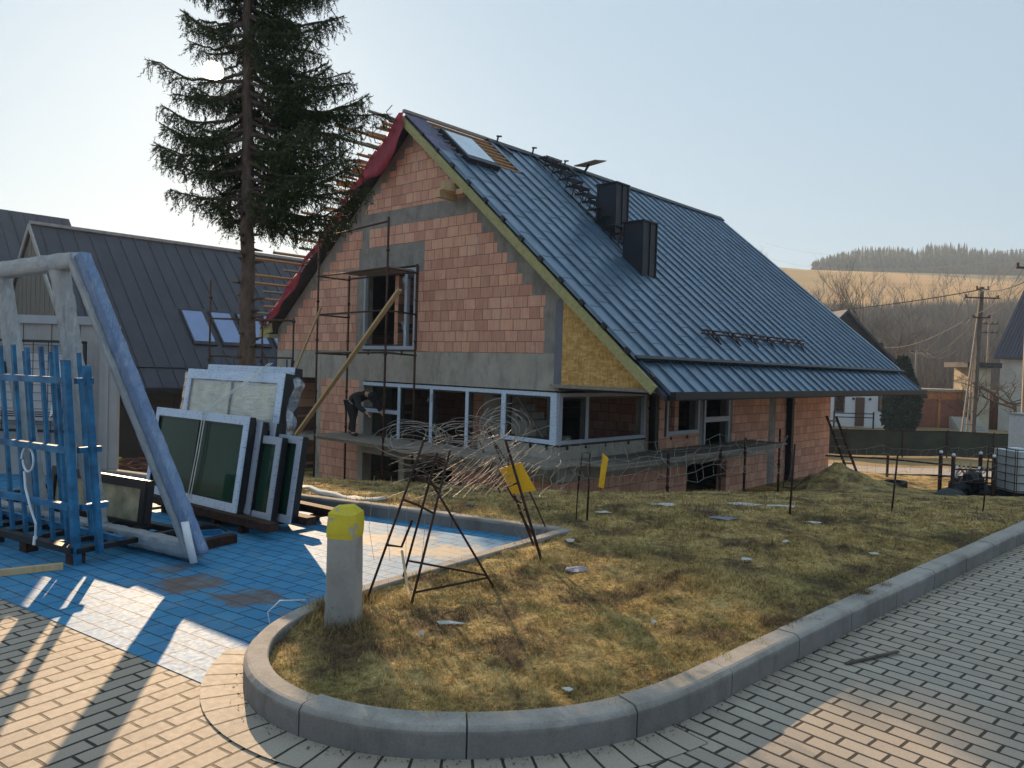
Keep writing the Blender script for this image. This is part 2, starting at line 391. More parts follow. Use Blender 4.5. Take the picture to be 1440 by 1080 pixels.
def m_foil(name, c1, c2, rough=.3, metal=.5):
    m = NT(name); f = m.noise(5, 6, .7, m.map(sc=(1, 1, 1)), 1.2)
    st = m.noise(16, 5, .7, m.map(rot=(.3, .6, .2), sc=(4, 1, .5)), 2)
    c = m.mix(m.ramp(f, [(.35, 0), (.65, 1)]), c1, c2)
    c = m.mix(m.ramp(st, [(.55, 0), (.68, .7)]), c, (.62, .66, .72))
    m.set(c, rough, metal, .6); b = m.bump(st, 1, .03); m.bump(m.noise(34, 5, .7), .8, .008, b); return m.m
M['foil'] = m_foil('crinkled_silver_wrap', (.60, .63, .66), (.42, .46, .51), .32, .3)
M['foil_b'] = m_foil('crinkled_blue_wrap', (.16, .27, .52), (.32, .44, .66), .3, .1)
def m_film():
    m = NT('clear_stretch_film'); m.t.nodes.remove(m.p)
    tr = m.n('BsdfTransparent'); gl = m.n('BsdfGlossy'); gl.inputs['Roughness'].default_value = .22; gl.inputs['Color'].default_value = (.85, .9, 1, 1)
    df = m.n('BsdfTranslucent'); df.inputs['Color'].default_value = (.75, .82, .92, 1)
    a = m.n('MixShader'); a.inputs[0].default_value = .5; m.l(gl.outputs[0], a.inputs[1]); m.l(df.outputs[0], a.inputs[2])
    x = m.n('MixShader'); f = m.ramp(m.noise(9, 5, .7, m.map(rot=(0, .25, 0), sc=(.18, 1, 9)), .4), [(.38, .10), (.72, .62)])
    m.l(f, x.inputs[0]); m.l(tr.outputs[0], x.inputs[1]); m.l(a.outputs[0], x.inputs[2]); m.l(x.outputs[0], m.out.inputs['Surface'])
    return m.m
M['film'] = m_film()
M['plastic_w'] = plain('white_plastic', (.70, .72, .75), .45, 0, .12, 8, .3, .01)
M['yellow'] = plain('yellow_sheet_plastic', (.75, .42, .015), .5, 0, .12, 9, .1)
M['cloth'] = plain('black_work_clothes', (.012, .013, .018), .85, 0, .3, 20, .5, .01, 30)
M['skin'] = plain('skin', (.45, .27, .19), .6, 0, .1, 10, .05)
M['rubber'] = plain('black_rubber', (.018, .018, .018), .85, 0, .3, 9, .4)
M['bark'] = NT('spruce_bark')
_m = M['bark']; _f = _m.noise(9, 7, .7, _m.map(sc=(1, 1, .35)))
_m.set(_m.ramp(_f, [(.3, (.055, .038, .030)), (.7, (.17, .125, .10))]), .95, 0, .2)
_v = _m.n('TexVoronoi'); _v.inputs['Scale'].default_value = 16; _m.l(_m.map(sc=(1, 1, .5)), _v.inputs['Vector']); _m.bump(_m.math('ADD', _v.outputs['Distance'], _f), 1, .03)
M['bark'] = _m.m
M['barkb'] = plain('grey_brown_bark', (.10, .078, .06), .95, 0, .35, 8, .4, .01)
def m_leaf(name, c1, c2, sc=1.5):
    m = NT(name); m.set(m.ramp(m.noise(sc, 4, .6), [(.3, c1), (.7, c2)]), .75, 0, .25)
    return m.m
M['needle'] = m_leaf('spruce_needles', (.022, .038, .012), (.055, .075, .022), 1.1)
M['thuja'] = m_leaf('thuja_foliage', (.010, .026, .016), (.025, .05, .026), 1.5)
def lawn_col(m, sc=1.0, fine=True):
    """dry winter grass: straw with green and bare brown patches"""
    g = m.tc.outputs['Object']
    n1 = m.noise(.75, 5, .62, m.map(loc=(3.1, 1.7, 0), src=g)); n2 = m.math('ADD', m.math('MULTIPLY', m.noise(2.6, 6, .7, g), .5), m.math('MULTIPLY', m.noise(17, 5, .75, g), .5)); n3 = m.noise(34, 4, .75, g)
    straw = m.ramp(n2, [(.36, (.13, .085, .035)), (.5, (.44, .31, .115)), (.64, (.72, .53, .24))])
    green = m.ramp(n2, [(.38, (.05, .06, .018)), (.62, (.20, .22, .07))])
    c = m.mix(m.ramp(n1, [(.52, 0), (.70, .75)]), straw, green)
    c = m.mix(m.ramp(m.noise(1.9, 6, .7, m.map(loc=(9, 4, 0), src=g)), [(.47, 0), (.60, .9)]), c, (.115, .075, .045))
    if fine: c = m.mix(.55, c, m.ramp(n3, [(.25, .15), (.75, .95)]), 'OVERLAY')
    return c
_m = NT('dry_lawn_soil'); _m.set(lawn_col(_m), .95, 0, .15)
_b = _m.bump(_m.noise(7, 6, .7), .9, .05); _m.bump(_m.noise(60, 4, .8), 1, .02, _b); M['lawn'] = _m.m
_m = NT('dry_grass_blades'); _m.set(lawn_col(_m, fine=False), .8, 0, .2); _m.p.inputs['Subsurface Weight'].default_value = 0
_oi = _m.noise(45, 2, .6)
_m.set(_m.mix(.5, lawn_col(_m, fine=False), _m.ramp(_oi, [(.3, .1), (.7, 1.0)]), 'OVERLAY')); M['blade'] = _m.m
def m_ground():
    m = NT('open_country_ground'); g = m.c
    sep = m.n('SeparateXYZ'); m.l(g, sep.inputs[0]); y = sep.outputs[1]
    c = m.ramp(m.noise(.35, 6, .65), [(.3, (.26, .18, .085)), (.7, (.40, .29, .15))])
    wood = m.ramp(m.noise(.06, 7, .7), [(.3, (.06, .048, .036)), (.7, (.13, .10, .07))])
    fld = m.ramp(m.noise(.02, 6, .65, m.map(sc=(1, 3, 1))), [(.3, (.55, .29, .10)), (.7, (.70, .42, .17))])
    yy = m.math('ADD', y, m.math('MULTIPLY', m.math('SUBTRACT', m.noise(.02, 4, .6), .5), 60))
    def step(a, b):
        r = m.n('MapRange'); r.inputs['From Min'].default_value = a; r.inputs['From Max'].default_value = b; m.l(yy, r.inputs['Value']); return r.outputs[0]
    c = m.mix(step(78, 95), c, wood); c = m.mix(step(226, 242), c, fld); c = m.mix(step(425, 445), c, wood)
    m.set(c, .95, 0, .1); m.bump(m.noise(3, 6, .7), .6, .15); return m.m
M['ground'] = m_ground()
_m = NT('sandy_gravel_track'); _m.set(_m.ramp(_m.noise(6, 7, .7), [(.3, (.28, .25, .21)), (.7, (.46, .42, .37))]), .9, 0, .2); _m.bump(_m.noise(40, 4, .7), .6, .02); M['track'] = _m.m

# ------------------------------------------------------------------ terrain
TH = radians(42.7)
P0 = Vector((.98, 16.1, 0))
HM = Matrix.Translation(P0) @ Matrix.Rotation(-TH, 4, 'Z')      # house frame: x right along the gable, y back along the side
HMI = HM.inverted()
def sstep(a, b, x):
    t = min(1, max(0, (x - a) / (b - a))); return t * t * (3 - 2 * t)
def lerp(a, b, t): return a + (b - a) * t
KERB = [(12.2, 14.5), (5.28, 7.82), (2.37, 5.06), (1.84, 4.54), (1.3, 4.02), (1.03, 3.74), (.8, 3.53), (.61, 3.39), (.32, 3.25), (.02, 3.18), (-.23, 3.155),
        (-.45, 3.16), (-.65, 3.20), (-.9, 3.31), (-1.09, 3.46), (-1.24, 3.64), (-1.34, 3.88), (-1.38, 4.13), (-1.37, 4.38), (-1.29, 4.66), (-1.17, 4.92),
        (-.97, 5.22), (-.42, 5.98), (.50, 7.22)]
KB_END = (-16, 15.46)
BACK = [(.50, 7.22), (-2.49, 8.70), (-8.5, 11.72), KB_END]
def resample(pts, step):
    P = [Vector((x, y, 0)) for x, y in pts]; out = [P[0]]
    for a, b in zip(P, P[1:]):
        n = max(1, int(math.ceil((b - a).length / step)))
        for i in range(1, n + 1): out.append(a.lerp(b, i / n))
    return out
def smooth_pts(P, it=6):
    for _ in range(it):
        P = [P[0]] + [(P[i-1] + P[i] * 2 + P[i+1]) / 4 for i in range(1, len(P) - 1)] + [P[-1]]
    return P
KP = smooth_pts(resample(KERB, .1), 6)
BP = resample(BACK, .25)
def inset(path, d):
    out = []
    for i, p in enumerate(path):
        t = (path[min(i+1, len(path)-1)] - path[max(i-1, 0)]).normalized(); out.append(p + Vector((t.y, -t.x, 0)) * d)
    return out
LAWN_POLY = [(p.x, p.y) for p in inset(KP, .065)] + [(p.x, p.y) for p in inset(BP[1:], .065)] + [(-16, 32), (17, 32), (17, 14.5)]
def in_poly(X, Y, poly):
    ins = np.zeros(X.shape, bool); n = len(poly)
    for i in range(n):
        x1, y1 = poly[i]; x2, y2 = poly[(i + 1) % n]
        if y1 == y2: continue
        c = ((y1 > Y) != (y2 > Y)) & (X < (x2 - x1) * (Y - y1) / (y2 - y1) + x1); ins ^= c
    return ins
def ssn(a, b, x):
    t = np.clip((x - a) / (b - a), 0, 1); return t * t * (3 - 2 * t)
def vnoise(X, Y, s, seed=0):
    """cheap smooth value noise"""
    r = np.random.default_rng(seed).random((64, 64)); x = X * s; y = Y * s
    xi = np.floor(x).astype(int); yi = np.floor(y).astype(int); fx = x - xi; fy = y - yi
    fx = fx*fx*(3-2*fx); fy = fy*fy*(3-2*fy)
    g = lambda i, j: r[i % 64, j % 64]
    return (g(xi, yi)*(1-fx)+g(xi+1, yi)*fx)*(1-fy)+(g(xi, yi+1)*(1-fx)+g(xi+1, yi+1)*fx)*fy - .5
def H(X, Y):
    X = np.asarray(X, float); Y = np.asarray(Y, float)
    h = .115 - .465 * ssn(7.5, 13, Y)
    h = np.where(Y > 12.5, h - 1.6 * np.clip((Y - 12.5) / 12.5, 0, 1), h)
    h = h + vnoise(X, Y, .9, 1) * .07 * ssn(3.5, 6, Y) + vnoise(X, Y, 3, 2) * .03 + (vnoise(X, Y, 7, 31) * .040 + vnoise(X, Y, 14, 32) * .026) * ssn(3.2, 3.8, Y)
    # lower ground left of the house stays higher a little longer
    u = (X - P0.x) * cos(TH) - (Y - P0.y) * sin(TH); v = (X - P0.x) * sin(TH) + (Y - P0.y) * cos(TH)
    dx = np.maximum(np.maximum(-11.6 - u, u - .1), 0); dy = np.maximum(np.maximum(-v, v - 15.6), 0)
    d = np.hypot(dx, dy); s = ssn(1.3, 3.4, d); h = -1.75 * (1 - s) + h * s
    h = h + .62 * np.exp(-(((X - 8.3) / 1.3) ** 2 + ((Y - 19.6) / 1.0) ** 2)) * (1 + .5 * vnoise(X, Y, 3, 4))
    h = np.where(Y > 25, h - .3 * ssn(25, 35, Y), h)
    # the hill
    az = X / np.maximum(Y, 1); g = ssn(.05, .34, az)
    hill = np.interp(Y, [0, 78, 150, 250, 330, 400, 440, 600, 2500], [0, 0, 9, 31, 48, 60, 63.5, 64, 40])
    h = h + hill * g + vnoise(X, Y, .012, 7) * 6 * ssn(90, 200, Y) * g
    return h
def Hs(x, y): return float(H(np.array([x]), np.array([y]))[0])
def grid_mesh(name, xs, ys, keep, mat, dz=0, kind='structure'):
    X, Y = np.meshgrid(xs, ys); Z = H(X, Y) + dz
    V = np.stack([X, Y, Z], -1).reshape(-1, 3); nx, ny = len(xs), len(ys)
    i = np.arange(nx - 1)[None, :] + np.arange(ny - 1)[:, None] * nx
    F = np.stack([i, i + 1, i + nx + 1, i + nx], -1).reshape(-1, 4)
    cx = V[F].mean(1); k = keep(cx[:, 0], cx[:, 1]); F = F[k]
    used = np.unique(F); remap = -np.ones(len(V), int); remap[used] = np.arange(len(used))
    return np_mesh(name, V[used], remap[F], mat, kind=kind, smooth=True)
lawn = grid_mesh('lawn', np.unique(np.round(np.concatenate([np.arange(-16, 17.01, .1), np.arange(-2, 4.5, .05)]), 3)), np.unique(np.round(np.concatenate([np.arange(3.0, 32.01, .1), np.arange(3, 9, .05)]), 3)),
                 lambda x, y: in_poly(x, y, LAWN_POLY), M['lawn'])
bx = np.unique(np.concatenate([np.linspace(-700, -60, 24), np.linspace(-60, 60, 61), np.linspace(60, 400, 110), np.linspace(400, 700, 12), [-16, 17]]))
by = np.unique(np.concatenate([np.linspace(0, 60, 31), np.linspace(60, 460, 130), np.linspace(460, 700, 12), [32, 14.5]]))
ground = grid_mesh('ground', bx, by, lambda x, y: (y > 14.5) & ~((x > -16) & (x < 17) & (y < 32)), M['ground'], -.02)
pv = MB(); pts = [(p.x, p.y, 0) for p in KP] + [(p.x, p.y, 0) for p in BP[1:]]
pts = [(60, 14.6, 0)] + pts + [(-60, 15.46, 0), (-60, -30, 0), (60, -30, 0)]
pv.add(pts, [tuple(range(len(pts)))[::-1]])
pav = pv.build('pavement', M['paver'], kind='structure')
# blue parking bay laid 4 mm proud
bay = MB(); KN = [p for p in KP if p.y > 3.62 and p.x < .6 and KP.index(p) > 20]
bpts = [(p.x, p.y, .004) for p in KN] + [(-2.49, 8.70, .004), (-8.5, 11.72, .004), (-12, 13.47, .004), (-12, 10.9, .004)]
bay.add(bpts, [tuple(range(len(bpts)))[::-1]])
bay.build('parking_bay', M['blue'], kind='structure')
rd = MB(); rp_ = [(p.x, p.y, .004) for p in KP if p.x > .72 and p.y > 3.4]
rp_ = [(60, 14.5, .004)] + rp_ + [(.45, 2.9, .004), (.2, -30, .004), (60, -30, .004)]
rd.add(rp_, [tuple(range(len(rp_)))[::-1]]); rd.build('road_paving', M['paver_r'], kind='structure')
# course of pavers following the kerb
def ribbon(path, off0, off1, z, name, mat):
    vs = []; fs = []; uv = []; s = 0
    for i, p in enumerate(path):
        t = (path[min(i+1, len(path)-1)] - path[max(i-1, 0)]).normalized(); nrm = Vector((-t.y, t.x, 0))   # left of travel
        if i: s += (p - path[i-1]).length
        for o in (off0, off1): vs.append(tuple(p + nrm * o + Vector((0, 0, z)))); uv.append((s, o))
    for i in range(len(path) - 1): fs.append((2*i, 2*i+1, 2*i+3, 2*i+2))
    me = bpy.data.meshes.new(name); me.from_pydata(vs, [], fs); me.materials.append(mat)
    ul = me.uv_layers.new(name='UVMap')
    for l in me.loops: ul.data[l.index].uv = (uv[l.vertex_index][0], uv[l.vertex_index][1] + .25)
    me.update(); o = bpy.data.objects.new(name, me); COL.objects.link(o); o['kind'] = 'structure'; return o
KG = [p for i, p in enumerate(KP) if not (i > 20 and p.y > 4.35) and not (p.x > .85)]
g_ = ribbon(KG, .0, .2, .008, 'gutter_course', M['gutter'])
for poly in g_.data.polygons:
    if poly.normal.z < 0: poly.flip()
# kerbs: stones with thin joints along the path
def kerb(path, width, z0, z1, side, name, seg, bev=.025, start=0):
    mb = MB(); s = start; i = 0
    nrm = []
    for i, p in enumerate(path):
        t = (path[min(i+1, len(path)-1)] - path[max(i-1, 0)]).normalized(); nrm.append(Vector((-t.y, t.x, 0)) * side)
    prof = [(0, z0), (0, z1 - bev), (bev * .7, z1 - .004), (bev * 1.3, z1), (width - .006, z1), (width, z1 - .006), (width, z0)]
    run = []; acc = 0; L = seg
    def flush(run, jz):
        if len(run) < 2: return
        b = len(mb.v); n = len(prof)
        for k, (p, nn, t) in enumerate(run):
            pp = p.copy()
            if k == 0: pp = p + t * .004
            if k == len(run) - 1: pp = p - t * .004
            for a, z in prof: mb.v.append((pp.x + nn.x * a, pp.y + nn.y * a, z + jz * (1 if z > 0 else 0)))
        for k in range(len(run) - 1):
            for j in range(n - 1):
                a = b + k*n + j; mb.f.append((a, a + 1, a + n + 1, a + n) if side > 0 else (a, a + n, a + n + 1, a + 1))
        mb.f.append(tuple(b + j for j in range(n))); mb.f.append(tuple(b + (len(run)-1)*n + j for j in range(n))[::-1])
    for i, p in enumerate(path):
        t = (path[min(i+1, len(path)-1)] - path[max(i-1, 0)]).normalized()
        if i: acc += (p - path[i-1]).length
        run.append((p, nrm[i], t))
        if acc >= L:
            flush(run, random.uniform(-.004, .004)); run = [(p, nrm[i], t)]; acc = 0
    flush(run, 0)
    return mb.build(name, M['kerb'], kind='structure')
i_nose = min(range(len(KP)), key=lambda i: (KP[i] - Vector((-.90, 3.31, 0))).length)
kerb(KP[:i_nose + 1][::-1], .14, -.05, .15, 1, 'road_kerb', .74)
kerb(KP[i_nose:], .12, -.05, .145, -1, 'bay_kerb', .98)
kerb(BP, .12, -.05, .13, -1, 'back_kerb', .98)
def inset_path(P, d): return [p + (lambda t: Vector((-t.y, t.x, 0)) * d)((P[min(i+1, len(P)-1)] - P[max(i-1, 0)]).normalized()) for i, p in enumerate(P)]
for P_, w_, sd_, z_ in ((KP[:i_nose + 1][::-1], .14, 1, .15), (KP[i_nose:], .12, -1, .145), (BP, .12, -1, .13)):
    o_ = kerb(inset_path(P_, .008 * sd_), w_ - .016, -.05, z_ - .012, sd_, 'kerb_mortar', 1e9); o_.data.materials[0] = M['joint']

# ------------------------------------------------------------------ unfinished house (all in the house frame)
house = empty('unfinished_house', HM, 'large unfinished house of red clay blocks under a steep blue-grey metal roof', 'house')
KR, KL = .8485, .80
def zr(x): return 7.9 - (KR * (x + 5) if x > -5 else KL * (-5 - x))       # roof top surface
def hb(mb, name, mat, parent=house, **k): return mb.build(name, mat, parent, space=HM, **k)
def slabx(mb, pts, y0, y1): mb.prism([(x, y0, z) for x, z in pts], (0, y1 - y0, 0))
TK = .34
top = lambda x: zr(x) - TK
g = MB()
slabx(g, [(-11.2, 1.16), (0, 1.16), (0, 1.95), (-11.2, 1.95)], 0, .3); hb(g, 'ring_beam', M['conc']); g = MB()
slabx(g, [(-11.2, 1.95), (-6.85, 1.95), (-6.85, top(-6.85)), (-11.2, top(-11.2))], 0.0, .3)
slabx(g, [(-6.85, 4.12), (-4.63, 4.12), (-4.63, top(-4.63)), (-5, top(-5)), (-6.85, top(-6.85))], 0, .3)
slabx(g, [(-4.63, 1.95), (0, 1.95), (0, top(0)), (-4.63, top(-4.63))], 0, .3)
hb(g, 'gable_frame', M['conc_d'])
bm_ = MB(); z = 1.95; k = 0
while z < 7.3:
    z1 = z + .25
    if 5.15 < z < 5.55: z = 5.60 if z > 5.25 else z + .25; 
    if 5.2 <= z < 5.58: z = 5.60
    z1 = z + .25
    xl = -5 - (7.9 - TK - z1) / KL + .30 + (.0 if z > 5.5 else random.uniform(0, .14))
    if z < 5.2: xr = (-.42 if z < 3.0 else -.5 - (z1 - 3.22) * 1.02 - random.uniform(0, .16)); xr = min(xr, -.42 + random.uniform(-.06, .0))
    else: xr = -5 + (7.9 - TK - z1) / KR - .03
    spans = [(max(xl, -11.15), xr)]
    def cut(sp, a, b):
        out = []
        for p, q in sp:
            if b <= p or a >= q: out.append((p, q)); continue
            if a > p: out.append((p, a))
            if b < q: out.append((b, q))
        return out
    if z < 4.55:
        if z1 <= 4.12 + .02: spans = cut(spans, -7.16, -4.63)
        else: spans = cut(spans, -7.1, -4.40)
    elif z < 5.2: spans = cut(spans, -6.98, -6.66)
    for p, q in spans:
        if q - p > .08: bm_.span((p, -.005, z), (q, .02, z1))
    z = z1
for z in (5.6,): pass
hb(bm_, 'brick_gable', M['block_x'])
# lower left pier, parapet, basement
for nm, mt, sp_ in (('concrete_column', 'conc', ((-9.02, .004, -1.9), (-8.78, .3, 1.16))), ('concrete_column', 'conc', ((-6.97, .004, -1.9), (-6.75, .3, 1.16))), ('concrete_column', 'conc', ((-11.2, 0, -1.9), (-11.0, .3, 1.16))),
    ('parapet', 'conc', ((-2.35, .0, -.55), (0, .3, .02))), ('parapet', 'conc', ((-.3, .3, -.55), (0, 3.36, .02))), ('slab_edge', 'conc', ((-6.75, .0, -.78), (0, .3, -.551))), ('slab_edge', 'conc', ((-.3, .3, -.78), (0, 15.2, -.551))),
    ('concrete_column', 'conc', ((-5.22, .01, -1.9), (-5.0, .3, -.78))), ('brick_pier', 'block_x', ((-8.78, 0, -1.9), (-6.97, .3, 1.16))), ('basement_wall', 'block_x', ((-3.2, .003, -1.9), (0, .3, -.78)))):
    g = MB(); g.span(*sp_); hb(g, nm, M[mt])
# side wall
g = MB()
for a, b, z0, z1 in [(3.42, 4.22, -.55, 1.18), (7.85, 10.24, -.55, 1.18), (10.74, 15.3, -1.9, 1.18), (.3, 5.4, -1.9, -.78), (7.6, 10.24, -1.9, -.55), (4.22, 5.95, -.55, .02)]:
    g = MB(); g.span((-.3, a, z0), (.003 if z0 > -1 or a > 10 else -.003, b, z1)); hb(g, 'brick_side_wall', M['block_y'])

for a, b, z0, z1 in [(10.24, 10.74, -1.9, 1.18), (5.95, 6.14, -.55, 1.18), (7.68, 7.85, -.55, 1.18), (3.36, 3.42, -.55, 1.18)]:
    g = MB(); g.span((-.3, a, z0), (0, b, z1)); hb(g, 'side_column', M['conc_d'])
g = MB(); g.span((-.3, 15.0, -1.95), (.02, 15.32, -1.6)); hb(g, 'footing', M['conc_d'])
g = MB(); g.span((-.3, 6.14, -.62), (0.0, 7.68, -.4)); hb(g, 'door_sill', M['conc_d'])
# back and left walls, floors, interior walls
g = MB(); g.span((-11.2, .3, -1.9), (-10.95, 15.3, 2.7)); g.span((-10.95, 15.0, -1.9), (-.3, 15.3, 1.16))
slabx(g, [(-11.2, 1.16), (0, 1.16), (0, top(0)), (-5, top(-5)), (-11.2, top(-11.2))], 15.0, 15.3)
hb(g, 'rear_wall', M['block_x'])
g = MB(); g.span((-10.95, .3, -.72), (-.3, 15, -.56)); g.span((-10.95, .3, 1.3), (-.3, 15, 1.9)); hb(g, 'floor_slab', M['conc_d'])
g = MB(); g.span((-10.95, 5.2, -.56), (-4.4, 5.4, 1.3)); g.span((-3.3, 5.2, -.56), (-.3, 5.4, 1.3)); g.span((-7.6, 3.5, 1.9), (-3.6, 3.7, 5.3)); g.span((-5.9, .3, 1.9), (-5.75, 3.5, 4.6))
g.span((-4.9, 2.2, -.56), (-4.2, 2.45, 1.3))
hb(g, 'inner_wall', M['block_x'])
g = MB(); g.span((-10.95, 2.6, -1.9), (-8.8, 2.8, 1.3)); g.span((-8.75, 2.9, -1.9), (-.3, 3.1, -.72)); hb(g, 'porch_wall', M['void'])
g = MB()
for i in range(9):                       # concrete stair rising to the left behind the glass
    x = -1.0 - i * .30; g.span((x - .30, 1.5, -.56), (x, 2.5, -.56 + (i + 1) * .18))
hb(g, 'staircase', M['conc'])
# under-eave soffit and OSB end panel
g = MB(); g.span((0.01, .0, 1.19), (2.66, 16.0, 1.235)); hb(g, 'soffit', M['dark'])
g = MB(); slabx(g, [(.10, 1.30), (2.42, 1.30), (.10, zr(.10) - .35)], -.05, -.03)
hb(g, 'osb_panel', M['osb'])
g = MB(); slabx(g, [(-.12, 1.30), (.095, 1.30), (.095, zr(.1) - .36), (-.12, 3.02)], -.03, -.006); hb(g, 'insulation_strip', plain('grey_foam_board', (.16, .17, .20), .8, 0, .1, 5, .1))
g = MB(); g.beam((-.15, -.07, 1.27), (2.5, -.07, 1.27), .10, .07); hb(g, 'osb_batten', M['wood_g'])
# roof
V0, V1 = -.3, 16.2
def rp(x, y, off=0): return (x, y, zr(x) + off)
def seams(mb, x0, x1, ys, h=.04, w=.03):
    for y in ys:
        a = Vector(rp(x0, y)); b = Vector(rp(x1, y)); n = Vector((KR, 0, 1)).normalized() if x0 > -5 else Vector((-KL, 0, 1)).normalized()
        mb.beam(a + n * h / 2, b + n * h / 2, w, h, n)
def sheet(mb, x0, x1, y0, y1, off0=0, th=.05):
    mb.prism([rp(x0, y0, off0), rp(x1, y0, off0), rp(x1, y1, off0), rp(x0, y1, off0)], (0, 0, -th))
ys_all = [V0 + .02 + i * .503 for i in range(33)]
g = MB(); sheet(g, -3.68, 2.08, V0, V1); sheet(g, -4.98, -3.68, 2.66, V1)
seams(g, -3.66, 2.06, [y for y in ys_all]); seams(g, -4.96, -3.68, [y for y in ys_all if y > 2.6])
g.beam(Vector(rp(-4.95, 2.66, .03)), Vector(rp(-3.68, 2.66, .03)), .12, .03, (KR, 0, 1))
random.seed(12)
for y in ys_all[:-1]:       # small folded cross joints of the sheets
    for k in range(9):
        x = -3.4 + k * .6 + random.uniform(-.1, .1) + (.3 if int(y * 2) % 2 else 0)
        if x > 1.95: continue
        x = x; nn_ = Vector((KR, 0, 1)).normalized()
        if V0 < y < V1 - .5: g.beam(Vector(rp(x, y + .03)) + nn_ * .004, Vector(rp(x, y + .47)) + nn_ * .004, .035, .009, nn_)
hb(g, 'roof_sheeting', M['roof'])
g = MB()
def rl(x, y, o): return (x, y, zr(2.08) - .10 - KR * (x - 2.08) + o)
g.prism([rl(2.0, V0 + .18, 0), rl(2.80, V0 + .18, 0), rl(2.80, V1 - .1, 0), rl(2.0, V1 - .1, 0)], (0, 0, -.04))
for y in [V0 + .2 + i * .503 for i in range(33)]:
    if y < V1: 
        n = Vector((KR, 0, 1)).normalized(); g.beam(Vector(rl(2.05, y, 0)) + n * .02, Vector(rl(2.79, y, 0)) + n * .02, .03, .04, n)
hb(g, 'eave_sheeting', M['roof'])
g = MB(); n = Vector((KR, 0, 1)).normalized()
g.beam(Vector(rp(2.10, V0 - .02)) + n * .02, Vector(rp(2.10, V1)) + n * .02, .09, .05, n)
g.beam((2.83, V0 + .15, 1.20), (2.83, V1 - .08, 1.20), .12, .14)                    # gutter box
g.span((2.66, V0 + .16, 1.12), (2.765, V1 - .1, 1.20))
hb(g, 'eave_gutter', M['dark'])
g = MB()                                                              # ridge cap
g.prism([(-5.16, 2.6, 7.80), (-5, 2.6, 7.98), (-4.82, 2.6, 7.82), (-4.86, 2.6, 7.79), (-5, 2.6, 7.93), (-5.13, 2.6, 7.77)], (0, V1 - 2.6, 0)); hb(g, 'ridge_cap', M['chim'])
g = MB(); g.beam((-5, V0, 7.93), (-5, 2.62, 7.93), .09, .07); hb(g, 'ridge_board', M['wood_g'])
# under-roof (deck) of both slopes
g = MB(); g.prism([rp(-5, V0 + .05, -.06), rp(2.7, V0 + .05, -.17), rp(2.7, V1 - .05, -.17), rp(-5, V1 - .05, -.06)], (0, 0, -.10))
g.prism([rp(-11.6, V0 + .05, -.06), rp(-5.0, V0 + .05, -.06), rp(-5.0, V1 - .05, -.06), rp(-11.6, V1 - .05, -.06)], (0, 0, -.12))
hb(g, 'roof_deck', M['membrane'])
# verge board along the right slope, with clips
g = MB(); n = Vector((KR, 0, 1)).normalized()
g.beam(Vector(rp(-5.02, V0 + .03)) - n * .16, Vector(rp(2.62, V0 + .03)) - n * .20, .05, .19, n)
g.beam(Vector(rp(-5.02, V0 + .13)) - n * .22, Vector(rp(2.5, V0 + .13)) - n * .24, .16, .06, n)
hb(g, 'verge_board', M['verge'])
for i in range(13):
    g = MB(); x = -4.3 + i * .56; g.beam(Vector(rp(x, V0 - .01)) - n * .02, Vector(rp(x + .10, V0 - .01)) - n * .02, .05, .07, n); hb(g, 'verge_clip', M['black'])
g = MB()
for i in range(9):                            # torn violet membrane with turned-up laps
    x0 = -4.95 + i * .15
    g.prism([rp(x0, V0 + .01, .0), rp(x0 + .17, V0 + .01, -.012), rp(x0 + .17, .42 + random.uniform(-.05, .1), -.012), rp(x0, .42 + random.uniform(-.05, .1), 0)], (0, 0, -.02))
hb(g, 'membrane_strip', M['purple'])
def house_part(name, mat, f): 
    g = MB(); f(g); return hb(g, name, mat)
for i in range(8):                            # bare battens near the ridge, right slope
    x = -4.86 + i * .165; y1 = 2.63 + .0 * i
    house_part('batten', M['batten'], lambda g: g.beam(rp(x, .40 + (0 if i > 4 else .05 * i), .0), rp(x, y1, .0), .05, .045, n))
random.seed(21)
for i in range(26):                           # long battens of the left slope, their raw ends standing out past the verge
    x = -5.22 - i * .245
    out = [.9, .35, 1.5, 1.7, .5, .3, .4, .9, .35, .3, .5, 1.0, .5, .6, .9, .45, 1.1, 1.5, .5, 1.3, 1.5, .7, .9, .4, 1.0, .6][i]
    nl = Vector((-KL, 0, 1))
    house_part('batten', M['batten'] if i % 3 else M['wood_g'], lambda g: g.beam(rp(x, V0 - out, .01), rp(x, V1 - .2, .01), .06, .05, nl))
# red membrane hanging over the left verge
def redsheet():
    g = MB(); N = 46; rows = []
    for i in range(N + 1):
        t = i / N; x = -4.93 - t * 6.55; wd = .34 + .16 * sin(t * 17) * (1 - t) + .10 * sin(t * 7 + 1) + (.25 if t < .22 else 0) * sin(t / .22 * pi)
        if t > .8: wd *= (1 - t) / .2 * .75 + .25
        wd = max(.08, wd); row = []
        for j in range(5):
            s = j / 4; yy = V0 - .05 - .035 * sin(j * 1.7 + i * .9) - .05 * s
            row.append((x + .10 * s * sin(i * .8), yy, zr(x) + .02 - s * (wd + .08) + .015 * sin(i * 1.3 + j)))
        rows.append(row)
    for r in rows: g.v += r
    for i in range(N):
        for j in range(4): a = i*5 + j; g.f.append((a, a+1, a+6, a+5))
    for i in range(N):                        # folded over the top of the verge
        pass
    o = hb(g, 'red_membrane', M['red'], smooth=True); md = o.modifiers.new('thick', 'SOLIDIFY'); md.thickness = .008; return o
redsheet()
g = MB(); g.beam((-11.75, V0 + .02, 2.50), (-11.1, V0 + .02, 2.62), .06, .28); g.span((-11.8, V0, 2.32), (-11.2, .1, 2.42)); hb(g, 'eave_box', M['verge'])
